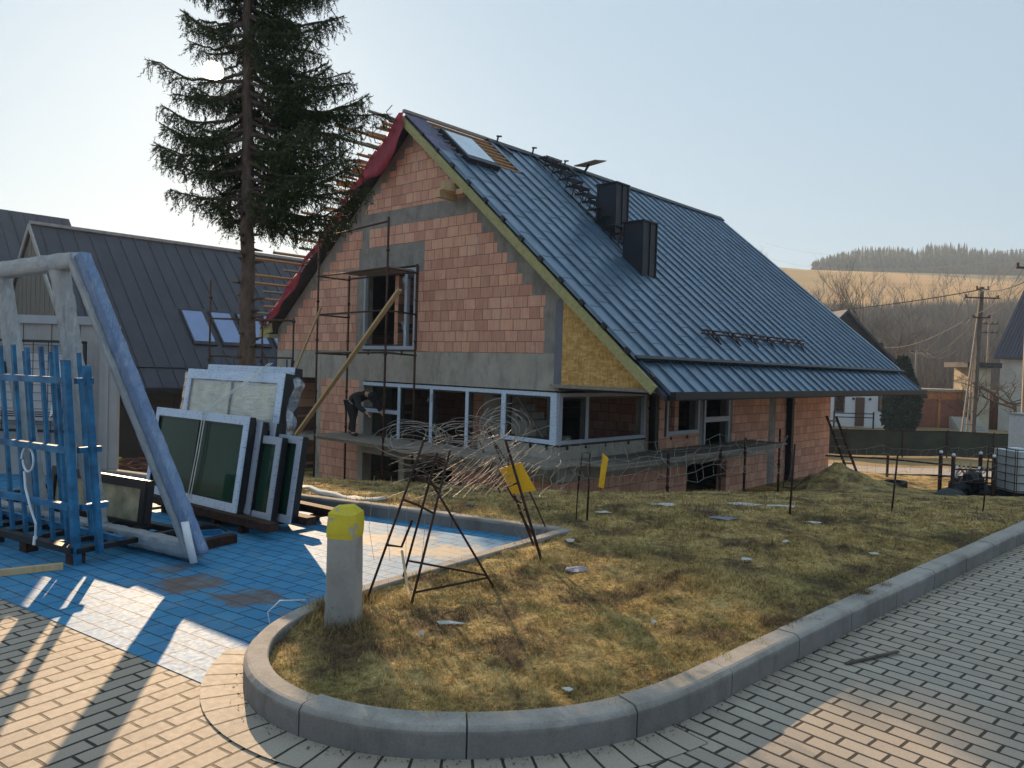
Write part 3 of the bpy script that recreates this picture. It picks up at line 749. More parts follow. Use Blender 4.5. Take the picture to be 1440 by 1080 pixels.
# loose timbers poking out under the verge
def purlin(g):
    g.beam((-3.35, -.55, 5.62), (-3.35, .1, 5.62), .14, .16); g.beam((-3.15, -.6, 5.78), (-3.15, .1, 5.78), .09, .20); g.beam((-3.0, -.25, 5.66), (-2.78, -.25, 5.66), .1, .12)
house_part('purlin_ends', M['wood'], purlin)
# roof window lying among the battens
sk = MB(); 
def on(x, y, o): v = Vector(rp(x, y)) + Vector((KR, 0, 1)).normalized() * o; return tuple(v)
def rbox(mb, x0, x1, y0, y1, o0, o1):
    nrm = Vector((KR, 0, 1)).normalized() * (o1 - o0); mb.prism([on(x0, y0, o0), on(x1, y0, o0), on(x1, y1, o0), on(x0, y1, o0)], nrm)
rbox(sk, -4.50, -3.42, .42, 1.52, .0, .13); skf = hb(sk, 'roof_window', M['chim'])
sk = MB(); rbox(sk, -4.44, -3.56, .50, 1.45, .13, .138); hb(sk, 'pane', M['skyglass'], parent=skf)
for i in range(5):
    x = -4.6 + i * .25
    house_part('flashing_hook', M['wood_g'], lambda g: g.path([on(x, .25, .03), on(x - .02, .55, .05), on(x + .10, .58, .04)], .018, 5))
# chimneys clad in sheet metal
def chimney(x0, x1, y0, y1, ztop):
    g = MB(); zb = zr(x1) - .3; g.span((x0, y0, zb), (x1, y1, ztop - .04))
    for yy in (y0 + (y1 - y0) * .5,): g.span((x1 - .001, yy - .012, zb), (x1 + .028, yy + .012, ztop - .045))
    g.span((x0 + (x1-x0)*.02, y0 - .02, zb), (x0 + (x1-x0)*.02 + .02, y0, ztop - .045)); g.span((x1 - .03, y0 - .02, zb), (x1 + .02, y0 + .02, ztop - .045)); g.span((x1 - .02, y1 - .02, zb), (x1 + .025, y1 + .015, ztop - .045))
    o = hb(g, 'chimney', M['chim'])
    g = MB(); g.span((x0 - .03, y0 - .03, ztop - .04), (x1 + .035, y1 + .03, ztop)); hb(g, 'chimney_cap', M['dark'], parent=o)
    return o
chimney(-.97, -.38, 3.56, 4.16, 5.36); chimney(-2.31, -1.68, 4.2, 4.75, 6.60)
# chimney-sweep steps up the slope
def step(x, y):
    g = MB(); a = Vector(on(x, y, .02)); up = Vector((0, 0, 1))
    for s in (0, .62):
        b = Vector(on(x, y + s, .02)); tip = b + Vector((.34, 0, .10)); 
        g.beam(b + Vector((-.12, 0, .10)), b + Vector((.22, 0, -.18)), .03, .02); g.beam(b + Vector((-.05, 0, .16)), b + Vector((.30, 0, .16)), .025, .03)
        g.beam(b + Vector((.28, 0, .16)), b + Vector((.14, 0, -.12)), .02, .02)
    for q in (0, .09, .18, .27): g.beam(Vector(on(x, y, .02)) + Vector((q, -.05, .19)), Vector(on(x, y + .62, .02)) + Vector((q, .05, .19)), .03, .022)
    return g
for i in range(12):
    x = -4.55 + i * .30; y = 4.42 - i * .045 + random.uniform(-.04, .04)
    hb(step(x, y), 'roof_step', M['rust_d'] if i % 3 == 1 else M['dark'])
# snow guard
g = MB()
for o_, xx in ((.07, 1.38), (.13, 1.34)): g.path([on(xx, 3.35, o_), on(xx, 9.2, o_)], .022, 6)
sg = hb(g, 'snow_guard', M['rust'])
for i in range(6):
    y = 3.9 + i * .98; g = MB(); g.beam(on(1.20, y, .03), on(1.62, y, .03), .05, .03, n); g.beam(on(1.36, y, .03), on(1.34, y, .15), .025, .04, (0, 1, 0)); g.beam(on(1.60, y, .03), on(1.36, y, .11), .025, .025, (0, 1, 0)); hb(g, 'snow_guard_bracket', M['rust'], parent=sg)
# ridge bits
for yy, s in ((3.0, .16), (4.5, .18), (6.0, .12)):
    house_part('ridge_clip', M['dark'], lambda g: (g.beam((-4.95, yy, 7.9), (-4.9, yy, 7.9 + s), .04, .03), g.beam((-4.9, yy - .05, 7.9 + s), (-4.9, yy + .12, 7.93 + s), .05, .04), g.beam(on(-4.9, yy, .04), on(-4.5, yy + .1, .06), .1, .05, n)))
# downpipes
for y, zb in ((3.56, -.3), (11.61, -1.75)):
    def dp(g):
        g.span((.03, y - .09, zb), (.20, y + .08, 1.19)); g.span((.01, y - .12, .72), (.22, y + .11, .76))
    house_part('downpipe', M['dark'], dp)
# window frames
def frame_unit(name, posts, rails, mat, dark=None, plane='x', off=-.03, dep=.09):
    """posts: (a, z0, z1, w) ; rails: (a0, a1, z, h) in wall coordinates"""
    f = None; allm = [('P', p) for p in posts] + [('R', r) for r in rails]
    def put(g, a0, a1, z0, z1, o0, o1):
        if plane == 'x': g.span((a0, o0, z0), (a1, o1, z1))
        else: g.span((-o1, a0, z0), (-o0, a1, z1))
    g = MB()
    for a0, a1, z, h in rails: put(g, a0, a1, z, z + h, off, off + dep)
    f = hb(g, name, mat)
    for a, z0, z1, w in posts:
        g = MB(); put(g, a - w/2, a + w/2, z0, z1, off - .003, off + dep + .003); hb(g, 'mullion', mat, parent=f)
    if dark:
        g = MB()
        for a0, a1, z0, z1 in dark: put(g, a0, a1, z0, z1, off + .012, off + dep + .03)
        hb(g, 'gasket', M['black'], parent=f)
    return f
frame_unit('window_frame', [(-6.78, 2.04, 4.06, .07), (-5.05, 2.04, 4.06, .10), (-4.70, 2.04, 4.06, .08)], [(-6.82, -4.66, 3.99, .07), (-6.82, -4.66, 2.0, .09)], M['tape_g'],
           [(-6.74, -5.10, 3.93, 3.99), (-6.74, -5.10, 2.09, 2.13), (-4.66, -4.60, 2.0, 4.1), (-6.84, -4.64, 1.96, 2.0), (-5.0, -4.74, 3.80, 3.99)])
frame_unit('glazed_strip', [(-5.22, -.5, 1.04, .10), (-3.98, -.5, 1.04, .10), (-2.72, -.5, 1.04, .10), (-1.55, .04, 1.04, .13), (-.10, .02, 1.04, .17)],
           [(-6.75, -.02, 1.04, .085), (-1.48, -.19, .03, .09), (-6.75, -5.27, .33, .10), (-6.75, -2.67, -.56, .06)], M['tape'],
           [(-6.75, -.02, 1.0, 1.04), (-1.47, -.20, .12, .15), (-1.47, -1.40, .12, 1.0), (-.28, -.19, .12, 1.0), (-5.17, -5.12, -.5, 1.0), (-3.93, -3.88, -.5, 1.0), (-2.67, -2.62, -.5, 1.0), (-6.75, -5.27, .43, .45), (-1.5, -.02, .0, .03)])
frame_unit('corner_window', [(.06, .02, 1.04, .11), (.98, .10, 1.04, .10), (3.28, .10, 1.04, .07)], [(.0, 3.33, 1.04, .08), (.12, 3.33, .03, .08)], M['tape_g'],
           [(.1, 3.30, 1.0, 1.04), (.93, .88, .1, 1.0), (1.03, 1.08, .1, 1.0), (0, 3.34, -.02, .03)], plane='y')
frame_unit('side_window', [(4.32, .10, 1.10, .08), (5.88, .10, 1.10, .07)], [(4.28, 5.92, 1.08, .06), (4.28, 5.92, .03, .10)], M['tape_g'], [(4.36, 5.85, 1.03, 1.08), (4.22, 4.28, .0, 1.15)], plane='y')
frame_unit('side_door_frame', [(6.22, -.4, 1.10, .08), (7.60, -.4, 1.10, .07)], [(6.18, 7.64, 1.08, .06), (6.26, 7.57, .30, .14)], M['tape_g'], [(6.26, 7.57, 1.03, 1.08)], plane='y')
# frame brackets
g = MB()
for x in (-1.2, -.75, -.3): g.span((x, -.035, -.09), (x + .05, -.01, .0))
for y in (.3, .95, 1.7, 2.6, 4.5, 5.3): g.span((.01, y, -.09), (.035, y + .05, .0))
for x in (-6.6, -5.9, -5.2): g.span((x, -.03, 1.85), (x + .05, -.01, 1.96))
hb(g, 'frame_brackets', M['black'])
# film left on the mullions
for (x, z) in ((-5.05, 3.78), (-5.0, 2.6), (-3.98, .95)):
    def fl(g):
        random.seed(int(z * 100))
        for q in range(5):
            a = Vector((x + random.uniform(-.05, .05), -.06, z + random.uniform(-.1, .1)))
            g.add([a, a + Vector((random.uniform(-.2, .2), -.05, random.uniform(-.2, .1))), a + Vector((random.uniform(-.15, .15), -.09, -.25))], [(0, 1, 2)])
    house_part('film_scrap', M['film'], fl)
# board lying on the ridge
t = MB(); t.prism([(-4.98, 6.5, 7.98), (-4.45, 6.85, 8.15), (-4.5, 7.55, 8.28), (-5.03, 7.2, 8.10)], (.02, 0, .03))
o = t.build('plywood_board', M['wood_g'], space=HM); single(o, 'small grey plywood board tilted up on the roof ridge left of the chimneys', 'board')
t = MB(); t.beam(on(-4.9, 6.9, .0), (-4.72, 7.0, 8.14), .06, .06); t.build('board_prop', M['dark'], parent=None, space=HM)
bpy.data.objects['board_prop'].parent = o

# spare battens by the verge; lower part added to push out the roof shadow
t = empty('batten_bundle', HM, 'untidy bundle of spare battens below the ridge, lower part added to cast shadow', 'battens')
random.seed(31)
for i in range(34):
    x = -5.35 - random.uniform(0, 1.5) - (1.4 if i > 15 else 0); o_ = .10 + random.uniform(0, .42 if i < 16 else .34); y0 = -.35 - random.uniform(0, .5)
    g = MB(); g.beam((x, y0, zr(x) + o_), (x + random.uniform(-.08, .08), y0 + random.uniform(1.2, 2.6), zr(x) + o_ + random.uniform(-.08, .08)), .05, .045); g.build('spare_batten', M['batten'] if i % 2 else M['wood_g'], t, space=HM)
g = MB()
for x in (-5.35, -5.9, -6.5): g.path([(x, -.38, zr(x) + .5), (x - .14, -.45, zr(x) + .35), (x - .05, -.42, zr(x) + .1), (x + .12, -.4, zr(x) + .05)], .012, 5)
g.build('cord', M['black'], t, space=HM)

# ------------------------------------------------------------------ scaffold and work platforms
sc = empty('scaffold_tower', HM, 'rusty brown tube scaffold standing in front of the upper gable window', 'scaffold')
XS0, XS1, YF, YB = -7.2, -4.32, -1.2, -.32
def sp(name, mat, f, parent=sc, sm=False): g = MB(); f(g); return g.build(name, mat, parent, space=HM, smooth=sm)
def gz(x, y): p = HM @ Vector((x, y, 0)); return Hs(p.x, p.y)
for x, y, zt in ((XS0, YF, 5.05), (XS1, YF, 5.08), (XS0 + .12, YB, 3.95), (XS1 + .03, YB, 4.08)):
    zb = -1.7
    def f(g):
        g.tube((x, y, zb), (x, y, zt), .027, 8); 
        for zz in (-.1, .85, 1.85, 2.2, 2.85, 3.2, 3.85, 4.3): 
            if zz < zt: g.ball((x, y, zz), .048, 7, 4, (1, 1, .9))
    sp('post', M['rust'], f, sm=True)
for z in (1.85, 2.85, 3.85):
    sp('ledger', M['rust'], lambda g: g.tube((XS0, YF, z), (XS1, YF, z + .04), .022, 6), sm=True)
    sp('transom', M['rust'], lambda g: g.tube((XS0, YF, z), (XS0 + .12, YB, z - .02), .022, 6), sm=True)
    sp('transom', M['rust'], lambda g: g.tube((XS1, YF, z + .04), (XS1 + .03, YB, z), .022, 6), sm=True)
sp('ledger', M['rust'], lambda g: g.tube((XS0, YF, 4.85), (XS1, YF, 4.98), .022, 6), sm=True)
sp('ledger', M['rust'], lambda g: g.tube((XS0 + .1, YB, 3.86), (XS1, YB, 3.88), .022, 6), sm=True)
sp('deck_board', M['wood_g'], lambda g: g.span((XS0 + .7, YF + .06, 3.90), (XS1 - .05, YB - .05, 3.94)))
sp('deck_board', M['wood_g'], lambda g: g.span((XS0, YF + .03, 1.88), (XS1, YF + .33, 1.915)))
# long platforms
def platform(name, label, x0, x1, y0, y1, z, along, posts):
    t = empty(name, HM, label, 'platform', 'plank work platforms along the walls')
    n = 4
    for i in range(n):
        g = MB(); e = random.uniform(-.06, .06)
        if along == 'x': w = (y1 - y0) / n; g.span((x0 + e, y0 + i*w + .008, z - .045 + .006*(i % 2)), (x1 + e, y0 + (i+1)*w - .008, z + .006*(i % 2)))
        else: w = (x1 - x0) / n; g.span((x0 + i*w + .008, y0 + e, z - .045 + .006*(i % 2)), (x0 + (i+1)*w - .008, y1 + e, z + .006*(i % 2)))
        g.build('plank', M['wood_g'], t, space=HM)
    for x, y, zt in posts:
        g = MB(); g.tube((x, y, -1.8), (x, y, zt), .03, 7); g.ball((x, y, -.9), .05, 7, 4); g.ball((x, y, z - .1), .05, 7, 4); g.build('prop', M['rust'], t, space=HM, smooth=True)
    g = MB()
    if along == 'x':
        for yy in (y0 + .1, y1 - .1): g.beam((x0 + .1, yy, z - .09), (x1 - .1, yy, z - .09), .05, .07)
    else:
        for xx in (x0 + .1, x1 - .1): g.beam((xx, y0 + .1, z - .09), (xx, y1 - .1, z - .09), .05, .07)
    g.build('bearer', M['wood_g'], t, space=HM)
platform('work_platform', 'grey plank platform under the glazed strip on which the worker stands', -7.3, .78, -1.22, -.12, -.27, 'x', [(-3.0, -1.25, -.30), (-.2, -1.28, -.15), (-1.6, -1.25, -.3)])
platform('work_platform', 'grey plank platform running along the right side wall below the side windows', .22, 1.3, .0, 8.6, -.27, 'y', [(1.36, 2.2, -.15), (1.36, 5.9, .02), (1.05, 8.68, .1), (1.36, 4.6, -.2)])

def pole(name, label, cat, a, b, w, h, mat, group=None):
    g = MB(); g.beam(a, b, w, h); o = g.build(name, mat, space=HM); return single(o, label, cat, group)
pole('leaning_board', 'long pale board propped diagonally against the scaffold in front of the gable', 'board', (-3.58, -1.42, 3.32), (-7.75, -1.75, -.75), .13, .05, M['wood'])
pole('thin_batten', 'thin pale batten leaning on the left scaffold post', 'batten', (-6.9, -1.3, 3.02), (-8.3, -1.6, .35), .06, .035, M['wood'])
pole('indoor_prop', 'slim wooden batten slanting behind the glazed strip by the stairs', 'batten', (-2.4, 1.2, 1.1), (-1.0, 1.2, -.4), .05, .04, M['wood_g'])

# ------------------------------------------------------------------ worker
def skin_mesh(name, joints, edges, mat, parent, space, lv=2):
    I = W[parent.name].inverted() if parent else Matrix.Identity(4)
    names = list(joints); me = bpy.data.meshes.new(name)
    me.from_pydata([tuple(I @ (space @ Vector(joints[k][:3]))) for k in names], [(names.index(a), names.index(b)) for a, b in edges], [])
    me.materials.append(mat); o = bpy.data.objects.new(name, me); COL.objects.link(o)
    if parent: o.parent = parent; W[o.name] = W[parent.name]
    md = o.modifiers.new('skin', 'SKIN'); md.use_smooth_shade = True
    for i, k in enumerate(names):
        r = joints[k][3]; rr = r if isinstance(r, tuple) else (r, r)
        me.skin_vertices[0].data[i].radius = rr; me.skin_vertices[0].data[i].use_root = (i == 0)
    s = o.modifiers.new('sub', 'SUBSURF'); s.levels = lv; s.render_levels = lv
    return o
WM = HM @ Matrix.Translation((0, -.62, -.265))
J = {'pelvis': (-6.40, 0, .86, .13), 'spine': (-6.22, -.03, .98, .135), 'chest': (-5.98, -.05, 1.10, .15), 'neck': (-5.77, -.02, 1.12, .062), 'skull': (-5.66, .02, 1.08, .088), 'crown': (-5.56, .05, 1.03, .078),
     'hipL': (-6.42, .11, .80, .10), 'kneeL': (-6.50, .12, .44, .068), 'ankL': (-6.62, .12, .09, .048), 'toeL': (-6.44, .15, .045, .042),
     'hipR': (-6.34, -.11, .80, .10), 'kneeR': (-6.16, -.13, .44, .068), 'ankR': (-6.18, -.12, .09, .048), 'toeR': (-6.00, -.10, .045, .042),
     'shL': (-5.90, .16, 1.06, .07), 'elL': (-5.66, .26, .84, .048), 'wrL': (-5.48, .24, .66, .033), 'paL': (-5.42, .23, .61, .034),
     'shR': (-5.92, -.20, 1.04, .07), 'elR': (-5.74, -.27, .78, .048), 'wrR': (-5.52, -.20, .66, .033), 'paR': (-5.45, -.18, .62, .034)}
Ed = [('pelvis', 'spine'), ('spine', 'chest'), ('chest', 'neck'), ('neck', 'skull'), ('skull', 'crown'), ('pelvis', 'hipL'), ('hipL', 'kneeL'), ('kneeL', 'ankL'), ('ankL', 'toeL'),
      ('pelvis', 'hipR'), ('hipR', 'kneeR'), ('kneeR', 'ankR'), ('ankR', 'toeR'), ('chest', 'shL'), ('shL', 'elL'), ('elL', 'wrL'), ('wrL', 'paL'), ('chest', 'shR'), ('shR', 'elR'), ('elR', 'wrR'), ('wrR', 'paR')]
for s in 'LR':
    px, py, pz, _ = J['pa' + s]
    for i, (dy, dx, ln) in enumerate(((.028, .02, .055), (.012, .03, .07), (-.004, .032, .075), (-.02, .028, .068))):
        a, b = f'f{s}{i}a', f'f{s}{i}b'
        J[a] = (px + dx, py + dy, pz - .03, .0095); J[b] = (px + dx + ln * .55, py + dy, pz - .03 - ln * .7, .008); Ed += [('pa' + s, a), (a, b)]
    J[f't{s}'] = (px + .045, py + (.045 if s == 'L' else -.045), pz + .0, .010); Ed.append(('pa' + s, f't{s}'))
person = empty('person', WM, 'worker in black clothes bending over on the planks at the glazed strip', 'person')
skin_mesh('body', J, Ed, M['skin'], person, WM)
def sub(keys, grow): return {k: (*J[k][:3], J[k][3] + grow) for k in keys}
jk = ['chest', 'spine', 'pelvis', 'shL', 'elL', 'wrL', 'shR', 'elR', 'wrR', 'neck']
skin_mesh('jacket', sub(jk, .028), [e for e in Ed if e[0] in jk and e[1] in jk], M['cloth'], person, WM)
tk = ['pelvis', 'hipL', 'kneeL', 'ankL', 'hipR', 'kneeR', 'ankR']
skin_mesh('trousers', sub(tk, .024), [e for e in Ed if e[0] in tk and e[1] in tk], plain('dark_trousers', (.014, .014, .017), .9, 0, .3, 15, .4), person, WM)
for s in 'LR':
    skin_mesh('boot', {'a': (*J['ank' + s][:3], .062), 'h': (J['ank' + s][0] - .03, J['ank' + s][1], .06, .05), 't': (J['toe' + s][0] + .03, J['toe' + s][1], .055, .048)}, [('a', 'h'), ('h', 't')], M['rubber'], person, WM)
g = MB(); g.ball((-5.60, .03, 1.075), .112, 12, 8, (1.05, .95, .95)); g.build('woollen_hat', M['cloth'], person, space=WM, smooth=True)
g = MB(); g.path([(-6.42, -.165, .93), (-6.30, -.17, .90), (-6.22, -.165, .88)], .018, 6); g.build('belt', plain('grey_belt', (.35, .33, .30), .7), person, space=WM, smooth=True)

# ------------------------------------------------------------------ foreground: pillar, rack, wrapped frame, window units
t = thing('concrete_bollard', 'square concrete post with yellow painted top standing in the grass by the curved kerb', 'bollard', (-.955, 4.50, .05), radians(-8))
def chamf(w, z0, z1, c, top=None):
    pr = [(-w+c, -w), (w-c, -w), (w, -w+c), (w, w-c), (w-c, w), (-w+c, w), (-w, w-c), (-w, -w+c)]; return pr
I_ = W[t.name]
def post_part(name, mat, zs, ws, rough=0):
    g = MB(); n = 8; random.seed(3)
    for z, w in zip(zs, ws):
        for x, y in chamf(w, 0, 0, .022): g.v.append((x + random.uniform(-rough, rough), y + random.uniform(-rough, rough), z + (0 if abs(z) < 1e-6 else random.uniform(-rough, rough))))
    for i in range(len(zs) - 1):
        for k in range(n): g.f.append((i*n + k, i*n + (k+1) % n, (i+1)*n + (k+1) % n, (i+1)*n + k))
    g.f.append(tuple(range(n))[::-1]); g.f.append(tuple((len(zs)-1)*n + k for k in range(n)))
    return g.build(name, mat, t, space=I_)
_m = NT('pitted_post_concrete'); _f = _m.noise(4, 7, .65); _c = _m.ramp(_f, [(.3, (.25, .24, .225)), (.7, (.38, .365, .34))])
_v = _m.n('TexVoronoi'); _v.inputs['Scale'].default_value = 20; _m.l(_m.c, _v.inputs['Vector'])
_pit = _m.ramp(_m.math('ADD', _v.outputs['Distance'], _m.math('MULTIPLY', _m.noise(9, 3, .6), .5)), [(.27, 0), (.33, 1)])
_c = _m.mix(_pit, (.07, .065, .06), _c); _c = _m.mix(_m.ramp(_m.noise(3, 6, .7, _m.map(sc=(1, 1, .4))), [(.5, 0), (.7, .6)]), _c, (.16, .145, .12)); _m.set(_c, .9, 0, .25); _b = _m.bump(_pit, .6, .006); _m.bump(_m.noise(70, 5, .7), .4, .003, _b); M['post'] = _m.m
post_part('shaft', M['post'], [-.1, .02, .2, .4, .575], [.090, .090, .088, .087, .086], .003)
_m = NT('chipped_yellow_paint'); _f = _m.noise(7, 7, .7)
_c = _m.mix(_m.ramp(_m.noise(6, 7, .75, _m.map(loc=(2, .3, 1))), [(.55, 0), (.58, 1)]), _m.ramp(_f, [(.3, (.50, .40, .02)), (.7, (.66, .55, .05))]), (.36, .34, .32))
_m.set(_c, .7, 0, .3); _m.bump(_m.noise(40, 6, .7), .5, .004); M['ypaint'] = _m.m
post_part('painted_top', M['ypaint'], [.575, .60, .67, .715, .755], [.0875, .0885, .088, .085, .052], .004)

RO = Vector((-3.35, 5.96, 0)); RA = math.atan2(.504, -.864)              # rack frame: local x runs left-back along the row, y away from the camera
RM = Matrix.Translation(RO) @ Matrix(((-.864, .504, 0, 0), (.504, .864, 0, 0), (0, 0, 1, 0), (0, 0, 0, 1)))
t = empty('blue_rack', RM, 'blue steel glass rack of upright bars standing on wooden blocks at the left', 'rack')
def rb(name, mat, f, parent=None, space=RM): g = MB(); f(g); return g.build(name, mat, parent or t, space=space)
LN = -.10                                    # the slatted side leans slightly outwards
def up(a, z, b=0): return (a, b + LN * z / 1.7, z)
for a in (.0,):
    rb('corner_post', M['blue_steel'], lambda g: g.beam(up(.0, .0, 0), up(.04, 1.60, .0), .055, .05, (0, 1, 0)))
    rb('corner_post', M['blue_steel'], lambda g: g.beam((-.07, .14, .08), (.0, .05, 1.56), .045, .045, (0, 1, 0)))
for i in range(11):
    a = .22 + i * .205
    rb('upright_bar', M['blue_steel'], lambda g: g.beam(up(a - .02, .14, .05), up(a + .04, 1.71 - .01 * (i % 3), .05), .030, .028, (0, 1, 0)))
    if i % 2 == 0: rb('upright_bar', M['blue_steel'], lambda g: g.beam((a + .09, .30, .14), (a + .13, .19, 1.66), .026, .026, (0, 1, 0)))
for z, mt in ((1.44, M['blue_steel']), (.90, M['blue_steel']), (.45, M['blue_steel'])):
    rb('cross_rail', mt, lambda g: g.beam(up(.05, z, -.0), up(2.6, z, -.0), .05, .05))
    rb('cross_rail', mt, lambda g: g.beam(up(.0, z, .05), (.0, .30 - .14 * z, z), .045, .045))
rb('cross_rail', M['blue_steel'], lambda g: g.beam((-.02, .36, .14), (2.6, .36, .14), .05, .05))
rb('base_frame', M['dark'], lambda g: (g.beam((0, -.02, .12), (2.7, -.02, .12), .07, .05), g.beam((0, .9, .12), (2.7, .9, .12), .07, .05), [g.beam((x, -.02, .115), (x, .9, .115), .06, .04) for x in (.0, .35, .7, 1.05, 1.4, 1.75, 2.1, 2.5)]))
for x in (.05, .72, 1.25, 2.0):
    for y in (.02, .85): rb('foot_block', M['rust_d'], lambda g: g.span((x - .045, y - .05, .004), (x + .055, y + .05, .095)))
# loose strap ring
g = MB(); g.path([RM @ Vector((.62 + .085 * cos(k / 20 * 6.2), -.06 + .01 * k / 20, .78 + .10 * sin(k / 20 * 6.2))) for k in range(21)], .008, 5)
g.path([RM @ Vector(p) for p in ((.66, -.06, .68), (.62, -.07, .55), (.52, -.08, .40), (.46, -.07, .28), (.50, -.05, .16))], .009, 5)
g.path([RM @ Vector(p) for p in ((.50, -.05, .17), (.50, -.055, .10))], .016, 6)
o = g.build('strap', M['plastic_w']); single(o, 'white plastic strap curled round the rails of the blue rack', 'strap')
# protective-wrapped trapezoid frame
B0 = Vector((-2.45, 6.09, .085)); fe = Vector((-.864, .504, 0)); fm = Vector((-.504 * .178, -.864 * .178, 1))
FM = Matrix(((fe.x, -.504 * -1, fm.x, B0.x), (fe.y, .864, fm.y, B0.y), (0, 0, fm.z, B0.z), (0, 0, 0, 1)))
FM = Matrix.Translation(B0) @ Matrix(((fe.x, .504, fm.x, 0), (fe.y, .864, fm.y, 0), (0, 0, 1, 0), (0, 0, 0, 1)))
t = empty('wrapped_frame', Matrix.Translation(B0), 'huge trapezoid window frame wrapped in crinkled silver and blue film leaning behind the rack', 'frame')
def lumpy(name, mat, a, b, w, d, seed, parent=t):
    a, b = Vector(a), Vector(b); g = MB(); n = max(8, int((b - a).length / .04)); random.seed(seed)
    u = (b - a).normalized(); s = Vector((0, 1, 0)); v = u.cross(s).normalized(); K = 12; off = 0
    for i in range(n + 1):
        p = a.lerp(b, i / n); 
        for k in range(K):
            an = 2 * pi * (k + .5) / K; cx, sy = cos(an), sin(an); q = 1 / max(abs(cx), abs(sy)); q = min(q, 1.36)
            r = 1 + .07 * sin(i * .9 + k * 2.1 + seed) * random.random() + random.uniform(-.035, .035)
            g.v.append(tuple(p + (v * cx * w / 2 + s * sy * d / 2) * q * r))
    for i in range(n):
        for k in range(K): c = i*K + k; e = i*K + (k+1) % K; g.f.append((c, e, e + K, c + K))
    g.f.append(tuple(range(K))[::-1]); g.f.append(tuple(n*K + k for k in range(K)))
    return g.build(name, mat, parent, space=FM, smooth=True)
lumpy('bottom_rail', M['foil'], (.02, 0, .02), (3.6, 0, .02), .125, .13, 1)
lumpy('top_rail', M['foil'], (1.02, 0, 2.32), (3.6, 0, 2.24), .125, .13, 2)
lumpy('sloping_rail', M['foil'], (.075, -.03, .0), (1.05, -.03, 2.31), .06, .07, 3)
lumpy('sloping_rail_face', M['foil_b'], (-.02, .0, .0), (.96, .0, 2.36), .105, .095, 4)
for a in (1.34, 2.26):
    lumpy('mullion', M['foil'], (a, 0, .06), (a - .03, 0, 2.28), .12, .12, int(a * 10))
g = MB(); g.path([(-.055, -.10, -.045), (-.035, -.10, .10), (.0, -.09, .28)], .03, 8)
g.build('corner_guard', M['plastic_w'], t, space=FM, smooth=True)
o = MB().add([], []) 
g = MB(); g.beam(Vector((-2.75, 6.33, .045)), Vector((-2.45, 6.85, .045)), .09, .08); o = g.build('timber_block', M['rust_d']); single(o, 'short dark timber block under the wrapped frame corner', 'block')
g = MB(); g.beam(Vector((-3.25, 6.62, .045)), Vector((-2.95, 7.05, .045)), .09, .08); o = g.build('timber_block', M['rust_d']); single(o, 'short dark timber block under the middle of the wrapped frame', 'block')

def win_unit(name, label, Mx, Wd, Ht, T=.09, panes=2, tape=M['tape'], fr=.085, group=None, glass=M['glass'], side_dark=True):
    """a window unit in its own frame: local x width, z height, y thickness; Mx places it"""
    t = empty(name, Mx, label, 'window', group)
    def b(n_, mat, *sp):
        g = MB(); [g.span(a, c) for a, c in sp]; return g.build(n_, mat, t, space=Mx)
    b('frame', tape, ((0, 0, Ht - fr), (Wd, .02, Ht)), ((0, 0, 0), (Wd, .02, fr)), ((0, 0, fr), (fr * .8, .02, Ht - fr)), ((Wd - fr * .8, 0, fr), (Wd, .02, Ht - fr)))
    b('profile', M['black'], ((0.003, .02, .003), (Wd - .003, T, .045)), ((.003, .02, Ht - .045), (Wd - .003, T, Ht - .003)), ((.003, .02, .045), (.06, T, Ht - .045)), ((Wd - .06, .02, .045), (Wd + .006, T, Ht - .045)))
    e = fr * .8; w = (Wd - 2*e) / panes
    for i in range(panes):
        x0 = e + i*w; b('pane', glass, ((x0 + .012, .024, fr + .012), (x0 + w - .012, .034, Ht - fr - .012)))
    b('gasket', M['black'], ((e, .004, fr), (Wd - e, .019, fr + .012)), ((e, .004, Ht - fr - .012), (Wd - e, .019, Ht - fr)), ((e, .004, fr + .012), (e + .012, .019, Ht - fr - .012)), ((Wd - e - .012, .004, fr + .012), (Wd - e, .019, Ht - fr - .012)),
      *[((e + i*w - .01, .004, fr + .012), (e + i*w + .01, .023, Ht - fr - .012)) for i in range(1, panes)])
    return t
def unitM(p, q, lean):
    """frame with origin p, x towards q, leaning back by lean per unit height"""
    p, q = Vector(p), Vector(q); x = (q - p); x.z = 0; x.normalize(); y = Vector((-x.y, x.x, 0)); z = (Vector((0, 0, 1)) + y * lean).normalized(); y = z.cross(x)
    return Matrix.Translation(p) @ Matrix(((x.x, y.x, z.x, 0), (x.y, y.y, z.y, 0), (x.z, y.z, z.z, 0), (0, 0, 0, 1)))
A = Vector((-3.98, 8.36, .17)); B = Vector((-2.61, 7.31, .17))
m1 = unitM(A, B, .14); L1 = (B - A).length
win_unit('window_unit', 'wide two-pane window unit in printed blue-white film at the front of the stack', m1, L1, .93)
for i, (dx, hh) in enumerate(((.03, .90), (.05, .90))):
    win_unit('window_unit', ['dark framed window unit directly behind the wide front unit', 'dark framed window unit third in the stack behind the wide front unit'][i], m1 @ Matrix.Translation((dx, .10 + i * .11, 0)), L1 + .04 + i * .05, hh, panes=2, tape=M['tape_g'])
m2 = m1 @ Matrix.Translation((-.22, .42, .0))
win_unit('tall_window_unit', 'tall window unit bundled in clear film standing at the back of the stack', m2, L1 + .10, 1.42, T=.14, panes=2, fr=.11, glass=plain('painted_cream_reflection', (.50, .47, .34), .12, 0, .45, 3, .02, spec=.8))  # opaque cream pane colour stands in for a reflection
win_unit('tall_window_unit', 'tallest filmed window unit rising behind the film-bundled one', m1 @ Matrix.Translation((-.12, .60, .0)), L1 - .10, 1.50, T=.12, panes=1, fr=.10)
A2 = Vector((-2.50, 7.30, .12)); 
